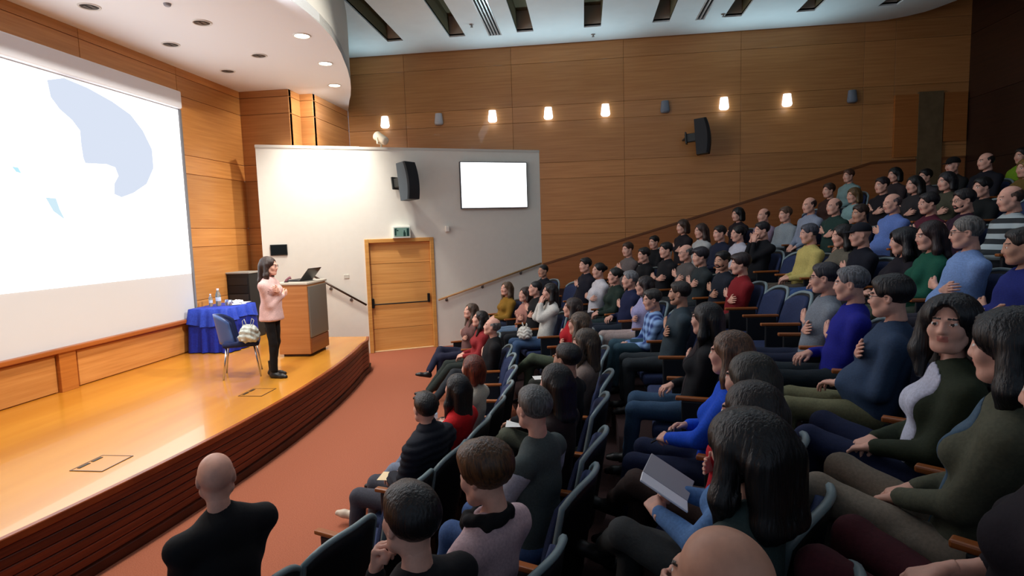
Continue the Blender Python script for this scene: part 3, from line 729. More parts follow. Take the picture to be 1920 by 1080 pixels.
    V, Q = f.mesh(); me = mk('tmp', V, Q, M_black, None, True); m = me.data; bpy.data.objects.remove(me); _tp[k] = m; return m
def shoe_t(kind):
    k = ('shoe', kind)
    if k in _tp: return _tp[k]
    f = Fld((-.07, -.10, -.12), (.07, .24, .12), .008)
    f.cap((0, -.035, -.055), .034, (0, .02, -.05), .036, .02); f.cap((0, .03, -.055), .036, (0, .11, -.066), .037, .03)
    f.cap((0, .11, -.066), .036, (0, .16, -.072), .027, .02); f.cap((0, -.01, -.04), .036, (0, -.01, .0 if kind != 'boot' else .10), .042, .03)
    if kind != 'boot': f.half((0, 0, -.006), (0, 0, 1), .005)
    f.half((0, 0, -.088), (0, 0, -1), .0)
    if kind == 'heel': f.cap((0, -.05, -.06), .012, (0, -.055, -.11), .007, .01)
    V, Q = f.mesh(); me = mk('tmp', V, Q, M_black, None, True); m = me.data; bpy.data.objects.remove(me); _tp[k] = m; return m

# ------------------------------------------------------------------ people
def ik(S, W, l1, l2, hint):
    S = np.array(S, float); W = np.array(W, float); d = W-S; L = np.linalg.norm(d)
    if L > l1+l2-.008: W = S+d/L*(l1+l2-.008); d = W-S; L = np.linalg.norm(d)
    u = d/L; a = (l1*l1-l2*l2+L*L)/(2*L); hh = math.sqrt(max(l1*l1-a*a, 1e-6)); hint = np.array(hint, float); p = hint-u*(hint @ u); p /= np.linalg.norm(p)
    return S+u*a+p*hh, W
KZ = {}
def skel(hc, arms='chest', legs='sit', lean=0.0, scale=1.0, twist=0.0, seed=0, fem=False, stand=False, drop=0.0):
    """hc: head centre in the person's own frame (x right, y forward, z up)"""
    rn = random.Random(seed); J = {}; hc = np.array(hc, float)
    hipz = .90 if stand else .515
    J['hip'] = np.array((hc[0]*.15, 0, hipz)); J['hc'] = hc
    N = np.array((hc[0]*.92, hc[1]-.028, hc[2]-.188)); J['N'] = N
    sw = .165 if fem else .185; tw = math.radians(twist); sd = np.array((math.cos(tw), math.sin(tw), 0))
    J['sd'] = sd
    lx = np.array([-1, 1])
    for i, s in enumerate((-1, 1)): J['S%d' % i] = N+sd*s*sw+np.array((0, 0, -.072))
    ch = N*.65+J['hip']*.35; J['ch'] = ch; J['wa'] = N*.30+J['hip']*.70; fw = np.array((-sd[1], sd[0], 0))
    def P(x, y, z): return J['N']*np.array((1, 1, 0))+sd*x+fw*y+np.array((0, 0, z))
    nz = N[2]; lap = .63 if not stand else 1.0
    r = lambda a: rn.uniform(-a, a)
    A = {'lap': (P(-.06+r(.02), .30, lap+.02), P(.05+r(.02), .28, lap+.03), 'relax', 'relax'),
         'clasp': (P(-.03, .26, nz-.30), P(.03, .25, nz-.31), 'grip', 'grip'),
         'chest': (P(.04+r(.02), .150, nz-.17+r(.03)), P(-.05+r(.03), .165, nz-.23+r(.03)), 'flat', 'flat'),
         'onechest': (P(.03+r(.02), .152, nz-.16+r(.03)), P(.06, .27, lap+.04), 'flat', 'relax'),
         'rchest': (P(-.07, .27, lap+.04), P(-.03, .17, nz-.15), 'relax', 'flat'),
         'cross': (P(.09, .18, nz-.24), P(-.10, .20, nz-.25), 'relax', 'relax'),
         'knees': (np.array((-.14, .36, .645)), np.array((.14, .36, .645)), 'relax', 'relax'),
         'kneehold': (np.array((-.02, .40, .70)), np.array((.06, .38, .68)), 'relax', 'relax'),
         'chin': (P(.0, .22, nz-.05), P(-.08, .2, nz-.24), 'grip', 'relax'),
         'phone': (P(-.07, .33, nz-.33), P(.05, .32, nz-.33), 'grip', 'grip'),
         'phone1': (P(-.05, .36, nz-.34), P(.16, .30, lap+.06), 'grip', 'relax'),
         'book': (P(-.08, .36, nz-.26), P(.10, .34, nz-.24), 'grip', 'grip'),
         'rests': (P(-.27, .24, .70), P(.27, .24, .70), 'relax', 'relax'),
         'restlap': (P(-.27, .24, .70), P(.05, .28, lap+.03), 'relax', 'relax'),
         'face': (P(-.03, .16, nz+.03), P(.06, .16, nz+.02), 'relax', 'relax'),
         'side': (P(-.24, .03, nz-.52), P(.24, .03, nz-.52), 'relax', 'relax')}[arms]
    for i, s in enumerate((-1, 1)):
        hint = sd*s*(.55 if arms not in ('face', 'chin') else .5)+np.array((0, 0, -1))-fw*.35
        E, W = ik(J['S%d' % i], A[i], .275*scale, .245*scale, hint); J['E%d' % i] = E; J['W%d' % i] = W; J['H%d' % i] = A[2+i]
        J['hd%d' % i] = None
    up = np.array((0, 0, 1.0))
    for i, s in enumerate((-1, 1)):
        f = (J['W%d' % i]-J['E%d' % i]); f /= np.linalg.norm(f)
        if arms in ('chest', 'onechest', 'rchest', 'cross') and J['H%d' % i] == 'flat' or arms == 'cross':
            f = f*.35 + sd*(-s)*.9+up*.15+fw*-.05; b = fw
        elif arms in ('chin', 'face'): f = up*.9-sd*s*.1-fw*.1; b = fw+sd*s*.5
        elif arms in ('phone', 'phone1', 'book', 'clasp'): f = f*.7-sd*s*.35+up*.1; b = sd*s*.6+up*.6
        elif arms == 'side': f = -up; b = sd*s
        else: f = f+np.array((0, 0, -.15)); b = up
        f = f/np.linalg.norm(f); J['hf%d' % i] = f; b = b-f*(b @ f); J['hb%d' % i] = b/np.linalg.norm(b)
    for i, s in enumerate((-1, 1)):
        hx = J['hip'][0]+s*.09; J['L%d' % i] = np.array((hx, .0, hipz-.015)); J['sh%d' % i] = (0, 1, 0)
        if stand:
            K, F = np.array((hx*.95, .015+.02*s, .47)), np.array((hx*.9, -.03+.05*s, .09))
        elif legs == 'sit': K, F = np.array((s*.13+r(.02), .44, .52)), np.array((s*.13+r(.03), .47+r(.05), .09))
        elif legs == 'tog': K, F = np.array((s*.075, .44, .53)), np.array((s*.07, .42, .09))
        elif legs == 'wide': K, F = np.array((s*.20, .42, .52)), np.array((s*.19, .44, .09))
        elif legs == 'ext': K, F = np.array((s*.12, .43, .50)), np.array((s*.11+r(.03), .78+r(.05), .13))
        elif legs == 'crossR': K, F = (np.array((.05, .42, .60)), np.array((-.22, .68, .34))) if s > 0 else (np.array((-.08, .44, .51)), np.array((-.08, .50, .09)))
        elif legs == 'crossL': K, F = (np.array((-.05, .42, .60)), np.array((.22, .66, .34))) if s < 0 else (np.array((.08, .44, .51)), np.array((.08, .50, .09)))
        kz = KZ.get('z', 0); K = K+np.array((kz*.8, 0, kz)); F = F+np.array((kz*.8, 0, kz*.3))
        if drop: F = F-np.array((0, 0, drop))
        J['K%d' % i] = K; J['F%d' % i] = F
        d = F-K; 
        J['sh%d' % i] = (s*.12, 1, .25 if F[2] > .1 else 0)
    return J
def hand_mesh(J, i, h, sc):
    V, Q = hand_t(J['H%d' % i], h); f = J['hf%d' % i]; b = J['hb%d' % i]; side = np.cross(f, b)  # x = y cross z
    # thumb sits on the inner side: mirror for the right hand
    V = V.copy()*sc
    s = 1 if i == 0 else -1
    V[:, 0] *= s; Qq = Q if s > 0 else Q[:, ::-1]
    W = V[:, [0]]*side+V[:, [1]]*f+V[:, [2]]*b+J['W%d' % i]
    return W, Qq
def torso_shape(f, J, fem, g, fat, h):
    """g inflates"""
    N, hip, ch, wa = J['N'], J['hip'], J['ch'], J['wa']
    f.cap(hip+np.array((0, -.01, 0)), .150+g+fat*.6, wa, .132+g+fat, .03, .78)
    f.cap(wa, .132+g+fat, ch, .150+g+fat*.5, .03, .74)
    f.cap(ch, .148+g+fat*.4, N-np.array((0, 0, .09)), .128+g, .03, .70)
    for i in (0, 1): f.cap(N-np.array((0, 0, .024)), .064+g, J['S%d' % i]+np.array((0, 0, .004)), .054+g, .06)
    if fat > .02: f.ell(wa+np.array((0, .05, 0)), (.13+fat, .12+fat, .13), .05)
    if fem:
        fw = np.array((-J['sd'][1], J['sd'][0], 0))
        for s in (-1, 1): f.ell(ch+J['sd']*s*.065+fw*.085+np.array((0, 0, .01)), (.062+g, .056+g, .062+g), .04)
def bbox(J, m):
    P = np.array([J[k] for k in J if isinstance(J[k], np.ndarray) and k[0] in 'NSEWhcLKFw' and not k.startswith('hf') and not k.startswith('hb') and k != 'sd'])
    return P.min(0)-m, P.max(0)+m
def head_R(yaw, pitch, roll=0):
    return np.array(Matrix.Rotation(math.radians(yaw), 3, 'Z') @ Matrix.Rotation(math.radians(pitch), 3, 'X') @ Matrix.Rotation(math.radians(roll), 3, 'Y'))
def body_data(J, fem, fat, hy, hp, q, bare=None, hs=1.0):
    """one continuous body: trunk and limbs as one skin, head and hands grown into it"""
    hb, hh, hH = {0: (.017, .0056, .0048), 1: (.024, .0090, .0076), 2: (.028, .011, .0095)}[q]
    lo, hi = bbox(J, .14); f = Fld(lo, hi, hb)
    torso_shape(f, J, False, -.018 if hb < .02 else -.022, fat*.8, hb)
    R = head_R(hy, hp); hc = J['hc']
    f.cap(J['N']-np.array((0, 0, .02)), .052 if not fem else .046, hc+R @ np.array((0, -.035, -.09)), .048 if not fem else .042, .03)
    for i in (0, 1):
        f.cap(J['S%d' % i], .046, J['E%d' % i], .036, .02); f.cap(J['E%d' % i], .036, J['W%d' % i], .025, .015)
        f.cap(J['L%d' % i], .070, J['K%d' % i], .046, .03); f.cap(J['K%d' % i], .046, (J['K%d' % i]*.6+J['F%d' % i]*.4), .043, .02); f.cap((J['K%d' % i]*.6+J['F%d' % i]*.4), .042, J['F%d' % i], .032, .02)
    V, Q = f.mesh(); VV = [V]; QQ = [Q]; MI = [np.zeros(len(Q), int)]; n = len(V)
    Vh, Qh, mh = head_t(fem, hh); VV.append((Vh*hs) @ R.T+hc); QQ.append(Qh+n); MI.append(mh); n += len(Vh)
    for i in (0, 1):
        a, b = hand_mesh(J, i, hH, .92 if fem else 1.0); VV.append(a); QQ.append(b+n); MI.append(np.zeros(len(b), int)); n += len(a)
    return np.concatenate(VV), np.concatenate(QQ), np.concatenate(MI)
def seg_d(P, a, b, r):
    ba = b-a; t = np.clip(((P-a) @ ba)/(ba @ ba), 0, 1); return np.linalg.norm(P-a-t[:, None]*ba, axis=1)-r
def shirt_data(J, fem, fat, q, sleeve='long', seed=0, puffer=False, high=0.0, hem=0.0):
    h = {0: .0135, 1: .019, 2: .024}[q]; lo, hi = bbox(J, .16); f = Fld(lo, hi, h); torso_shape(f, J, fem, .006+(.016 if puffer else 0), fat, h)
    g = .014 if puffer else 0
    for i in (0, 1):
        S, E, W = J['S%d' % i], J['E%d' % i], J['W%d' % i]
        if sleeve == 'long': f.cap(S, .057+g, E, .051+g, .045); f.cap(E, .051+g, E+(W-E)*.93, .036+g*.7, .02)
        elif sleeve == 'mid': f.cap(S, .060, E, .050, .03); f.cap(E, .050, E+(W-E)*.45, .044, .02)
        elif sleeve == 'short': f.cap(S, .062, S+(E-S)*.6, .056, .03)
        else: f.cap(S, .058, S+(E-S)*.05, .05, .03)
    N = J['N']; d = (J['hc']-N); d = d/np.linalg.norm(d)
    f.cap(N-np.array((0, 0, .03)), .060+high*.2, N+d*(.012+high), .053+high*.1, .02)
    if hem: f.cap(J['hip']+np.array((0, .0, .02)), .165, J['hip']+np.array((0, 0, -hem-.03)), .188, .03, .8)
    if not high: f.ell(N+d*.075+np.array((0, .012, 0)), (.052, .056, .05), .01, 's')
    f.half((0, 0, J['hip'][2]-.06-hem), (0, 0, -1), .02)
    if q < 2: f.noise(.0028 if not puffer else .001, 26, seed)
    if puffer: f.ribs(.013, PI/.052)
    V, Q = f.mesh(); return V, Q, np.zeros(len(Q), int)
    dt = np.minimum(seg_d(C, J['hip'], J['ch'], .145), seg_d(C, J['ch'], N-np.array((0, 0, .05)), .135))
    da = np.full(len(C), 9.)
    for i in (0, 1): da = np.minimum(da, np.minimum(seg_d(C, J['S%d' % i]+(J['E%d' % i]-J['S%d' % i])*.12, J['E%d' % i], .060), seg_d(C, J['E%d' % i], J['W%d' % i], .045)))
    mi[da < dt] = 1
    fw = np.array((-J['sd'][1], J['sd'][0], 0)); rel = C-(J['ch']); x = np.abs(rel @ J['sd']); y = rel @ fw
    mi[(mi == 0) & (x < .062) & (y > .03+.0*x)] = 2
    return V, Q, mi
def sleeves_data(J, q, seed=0):
    h = {0: .011, 1: .015, 2: .02}[q]; lo, hi = bbox(J, .14); f = Fld(lo, hi, h)
    for i in (0, 1):
        S, E, W = J['S%d' % i], J['E%d' % i], J['W%d' % i]
        f.cap(S+(E-S)*.06, .0665, E, .054, .03); f.cap(E, .053, E+(W-E)*.93, .038, .02)
    f.noise(.003, 28, seed); V, Q = f.mesh(); return V, Q
def inner_data(J, fem, fat, q, w=.06, seed=0):
    h = {0: .009, 1: .013, 2: .02}[q]; lo, hi = bbox(J, .14); f = Fld(lo, hi, h); torso_shape(f, J, fem, .011, fat, h); N = J['N']
    d = (J['hc']-N); d = d/np.linalg.norm(d); f.ell(N+d*.075+np.array((0, .012, 0)), (.060, .066, .055), .01, 's')
    f.noise(.0028, 26, seed); fw = np.array((-J['sd'][1], J['sd'][0], 0)); c = J['ch']
    f.half(c+fw*.04, -fw, .01); f.half(c+J['sd']*w, J['sd']+np.array((0, 0, -.12)), .012); f.half(c-J['sd']*w, -J['sd']+np.array((0, 0, -.12)), .012); f.half((0, 0, J['hip'][2]-.03), (0, 0, -1), .01)
    V, Q = f.mesh(); return V, Q
def legs_data(J, fem, q, kind='trousers', seed=0):
    h = {0: .0155, 1: .021, 2: .025}[q]; P = [J[k] for k in ('hip', 'L0', 'L1', 'K0', 'K1', 'F0', 'F1')]; P = np.array(P); f = Fld(P.min(0)-.2, P.max(0)+.2, h)
    hip = J['hip']; f.ell(hip+np.array((0, -.015, -.005)), (.178, .140, .108) if hip[2] < .7 else (.155, .108, .10), 0)
    for i in (0, 1):
        L, K, F = J['L%d' % i], J['K%d' % i], J['F%d' % i]
        st_ = hip[2] > .7
        f.cap(L, .088 if not st_ else .073, K, .065 if not st_ else .056, .045)
        if kind != 'skirt': f.cap(K, .064 if not st_ else .055, F+(K-F)*.06, .050 if kind == 'trousers' else .042, .02)
        else: f.cap(K, .064, K+(F-K)*.12, .058, .02)
    if kind == 'skirt': f.cap((J['L0']+J['L1'])/2, .10, (J['K0']+J['K1'])/2, .07, .06)
    if q < 2: f.noise(.003, 22, seed+3)
    V, Q = f.mesh(); return V, Q
TONES = {'fair': (230, 174, 152), 'tan': (206, 154, 128), 'brown': (140, 92, 68)}
_pc = {}
def person(p, pos, rz, hc, J=None):
    """p: style dictionary. pos: world place of the figure's base, hc: head centre in its own frame"""
    q = p.get('q', 2); fem = p.get('fem', False); fat = p.get('fat', .012 if not fem else .0)
    root = empty('person', pos, rz, p['label'], 'person', 'seated audience members' if p.get('seated', True) else None)
    hy, hp = p.get('yaw', 0), p.get('pitch', 0)
    if q == 2:
        hy = round(hy/12)*12; hp = -6; hcq = (0, round(hc[1]/.06)*.06, round(hc[2]/.04)*.04); fat = .012 if not fem else 0; sd = 1
        key = (fem, p['arms'], 'sit', hcq, hy, p.get('sleeve', 'long'))
    else: hcq = tuple(hc); key = None; sd = p.get('seed', hash(p['label']) % 97 if 0 else len(p['label']))
    if key and key in _pc: mb_, ms_, ml_, hcu = _pc[key]; 
    else:
        J = skel(hcq, p['arms'], p.get('legs', 'sit') if q < 2 else 'sit', 0, 1.0 if not fem else .95, p.get('twist', 0), sd, fem, p.get('stand', False), p.get('drop', 0))
        if 'tweak' in p: p['tweak'](J)
        def md(V, Q, mi, nm, n):
            o = mk(nm, V, Q, [M_black]*n, None, True, mi); m = o.data; bpy.data.objects.remove(o); return m
        mb_ = md(*body_data(J, fem, fat, hy, hp, q), 'body', 5); 
        ms_ = md(*shirt_data(J, fem, fat, q, ('none' if p.get('sleevec') else p.get('sleeve', 'long')), sd, p.get('puffer', False), p.get('high', 0), p.get('hem', 0)), 'shirt', 1)
        V, Q = legs_data(J, fem, q, p.get('bottom', 'trousers'), sd); ml_ = md(V, Q, None, 'trousers', 1)
        hcu = (J, hcq)
        if key: _pc[key] = (mb_, ms_, ml_, hcu)
    J, hcq = hcu; tone = TONES[p.get('tone', 'fair')]
    hcol = p.get('hc', (40, 28, 22))
    ref('body', mb_, root, [skinm(tone), skinm((min(255, tone[0]*.92), tone[1]*.76, tone[2]*.78)), hairm(hcol if p.get('hair') != 'bald' else (90, 80, 70)), plain((225, 220, 212), .25), plain((40, 26, 18), .2)])
    sh = p['shirt']; ms = p.get('smat') or fab(sh); sl = p.get('sleevec'); inn = p.get('inner')
    ref(p.get('top', 'shirt') if not inn else 'cardigan', ms_, root, [ms])
    if sl: V, Q = sleeves_data(J, q, sd); mk('shirt_sleeves', V, Q, fab(sl), root, True)
    if inn: V, Q = inner_data(J, fem, fat, q, p.get('innerw', .07), sd); mk('top', V, Q, fab(inn), root, True)
    ref('skirt' if p.get('bottom') == 'skirt' else 'trousers', ml_, root, [fab(p.get('pants', (30, 32, 40)))])
    R3 = Matrix([list(r) for r in head_R(hy, hp)]); T = Matrix.Translation(Vector(hcq)) @ R3.to_4x4()
    if p.get('hair', 'short') != 'bald':
        o = ref('hair' if p['hair'] != 'cap' else 'cap', hair_t(p['hair']), root, [hairm(hcol) if p['hair'] != 'cap' else fab(hcol)]); o.matrix_local = T @ Matrix.Diagonal((p.get('hs', 1),)*3+(1,))
    if p.get('glasses'):
        g = MB()
        for s in (-1, 1):
            pts = [(s*.032+.021*math.cos(a), .098-.006*abs(math.cos(a)), .004+.016*math.sin(a)) for a in np.linspace(0, 2*PI, 13)]; g.tube(pts, .0018, 5, 0, False)
            g.tube([(s*.052, .094, .010), (s*.076, .05, .010), (s*.080, -.005, .004)], .0016, 5)
        g.tube([(-.012, .100, .006), (0, .103, .009), (.012, .100, .006)], .0016, 5)
        o = g.build('glasses', M_black, root); o.matrix_local = T
    if p.get('beard'):
        k = ('beard',)
        if k not in _tp:
            f = Fld((-.09, -.05, -.13), (.09, .12, .02), .006); f.ell((0, .030, -.046), (.064, .064, .078), 0); f.half((0, 0, -.035), (0, -.35, 1), .01); f.cap((-.022, .094, -.058), .007, (.022, .094, -.058), .007, .005, 1, 's')
            f.cap((-.022, .088, -.042), .007, (.022, .088, -.042), .007, .006); V, Q = f.mesh(); o = mk('t', V, Q, M_black, None, True); _tp[k] = o.data; bpy.data.objects.remove(o)
        o = ref('beard', _tp[k], root, [hairm(hcol)]); o.matrix_local = T
    if q < 2 or p.get('shoes'):
        sm = plain(p.get('shoec', (22, 20, 20)), .45)
        for i in (0, 1):
            o = ref('shoe', shoe_t(p.get('shoes', 'flat')), root, [sm]); F = Vector(J['F%d' % i]); d = Vector(J['sh%d' % i]).normalized(); x = d.cross(Vector((0, 0, 1))).normalized(); z = x.cross(d)
            o.matrix_local = Matrix(((x.x, d.x, z.x, F.x), (x.y, d.y, z.y, F.y), (x.z, d.z, z.z, F.z), (0, 0, 0, 1)))
    if 'extra' in p: p['extra'](root, J, T)
    return root, J
# ------------------------------------------------------------------ theatre seats
M_pad = noisy((44, 56, 92), (34, 44, 74), 140, .85, .3, name='seat_fabric'); M_shell = plain((15, 16, 20), .55); M_edge = plain((128, 146, 150), .35)
M_arm = wood((168, 96, 44), (140, 74, 30), 6); M_armb = plain((26, 28, 32), .5)
def curve_back(off0, off1, w, z0, z1, mat, name, parent, drop=.07, nu=12, nz=7):
    """shell bent in plan, closed: off0/off1 = depth of front and rear faces"""
    v = []; f = []
    def pt(u, t, off):
        x = u*w; zt = z1-drop*abs(u)**3.0; z = z0+(zt-z0)*t
        return (x, -.20-.10*t+.085*u*u-off, z)
    for off in (off0, off1):
        for j in range(nz+1):
            for i in range(nu+1): v.append(pt(-1+2*i/nu, j/nz, off+(.012*math.sin(PI*j/nz) if off == off0 else 0)*-1))
    m = (nu+1)*(nz+1)
    for j in range(nz):
        for i in range(nu):
            a = j*(nu+1)+i; f.append((a, a+nu+1, a+nu+2, a+1)); f.append((m+a, m+a+1, m+a+nu+2, m+a+nu+1))
    for i in range(nu): f.append((i, i+1, m+i+1, m+i)); a = nz*(nu+1)+i; f.append((a+1, a, m+a, m+a+1))
    for j in range(nz): a = j*(nu+1); f.append((a+nu+1, a, m+a, m+a+nu+1)); a += nu; f.append((a, a+nu+1, m+a+nu+1, m+a))
    return mk(name, v, f, mat, parent, True)
def turn(i, a): return -math.radians(20 if i == 3 else 10)*max(0, min(1, (-math.degrees(a)-5)/12)) if i >= 2 else 0
def rA(i, a): return r_row(i)+(.33*max(0, min(1, (-math.degrees(a)-8)/16)) if i in (1, 2) else 0)
seat0 = empty('theatre_seat', (0, 0, -50), 0, 'x', 'seat', 'rows of theatre seats')
SWD = .262
curve_back(.0, .035, .235, .42, .90, M_pad, 'backrest', seat0, .075)
curve_back(.036, .060, SWD, .34, .93, M_shell, 'back_shell', seat0, .085)
pts = []
for t in (0.1, .5, .9): pts.append((-SWD, -.20-.10*t+.085-.048, .34+(.93-.085-.34)*t))
for i in range(0, 15):
    u = -1+2*i/14; pts.append((u*SWD, -.30+.085*u*u-.048, .932-.085*abs(u)**3))
for t in (.9, .5, .1): pts.append((SWD, -.20-.10*t+.085-.048, .34+(.93-.085-.34)*t))
MB().tube(pts, .017, 7).build('edge_trim', M_edge, seat0, True)
MB().rbox((-.225, -.16, .315), (.225, .31, .425), .035, 3).build('cushion', M_pad, seat0, True)
MB().rbox((-.20, -.15, .27), (.20, .26, .315), .01, 1).build('seat_pan', M_shell, seat0)
MB().rbox((-.03, -.14, .0), (.03, .05, .28), .01, 1).rbox((-.09, -.18, .0), (.09, .10, .02), .006, 1).build('pedestal', M_armb, seat0)
def arm(s, parent):
    a = MB().rbox((s*.268-.024, -.16, .655), (s*.268+.024, .20, .683), .008, 2).build('armrest', M_arm, parent)
    MB().rbox((s*.268-.016, -.14, .40), (s*.268+.016, .16, .655), .012, 2).rbox((s*.268-.014, -.08, .0), (s*.268+.014, .02, .41), .006, 1).build('armrest_panel', M_armb, a)
arm(1, seat0); arm(-1, seat0)
for k in seat0.children_recursive: pass
def place_seat(i, a, label, ends=False):
    r = rA(i, a)-.08; loc = (RC[0]+r*math.cos(a), RC[1]+r*math.sin(a), h_row(i) if i else 0.0)
    s = seat0.copy(); COL.objects.link(s); s.location = loc; s.rotation_euler = (0, 0, math.atan2(math.cos(a), -math.sin(a))+turn(i, a)); s['label'] = label
    narm = 0
    for ch in list(seat0.children):
        if ch.name.startswith('armrest'):
            narm += 1
            if narm == 2 and not ends: continue
        c = ch.copy(); COL.objects.link(c); c.parent = s
        for g in ch.children:
            d = g.copy(); COL.objects.link(d); d.parent = c
    return s

# ------------------------------------------------------------------ audience
DK = (34, 24, 20); BR = (72, 46, 30); LB = (124, 88, 56); GR = (120, 118, 116); BK = (18, 15, 15); RED = (128, 52, 26)
NAVY = (26, 34, 58); BLK = (16, 16, 20); JEAN = (78, 104, 138); DJ = (36, 48, 76); KH = (120, 112, 92); OL = (74, 80, 58); WH = (222, 218, 214); GY = (96, 100, 108)
F, Mn = True, False
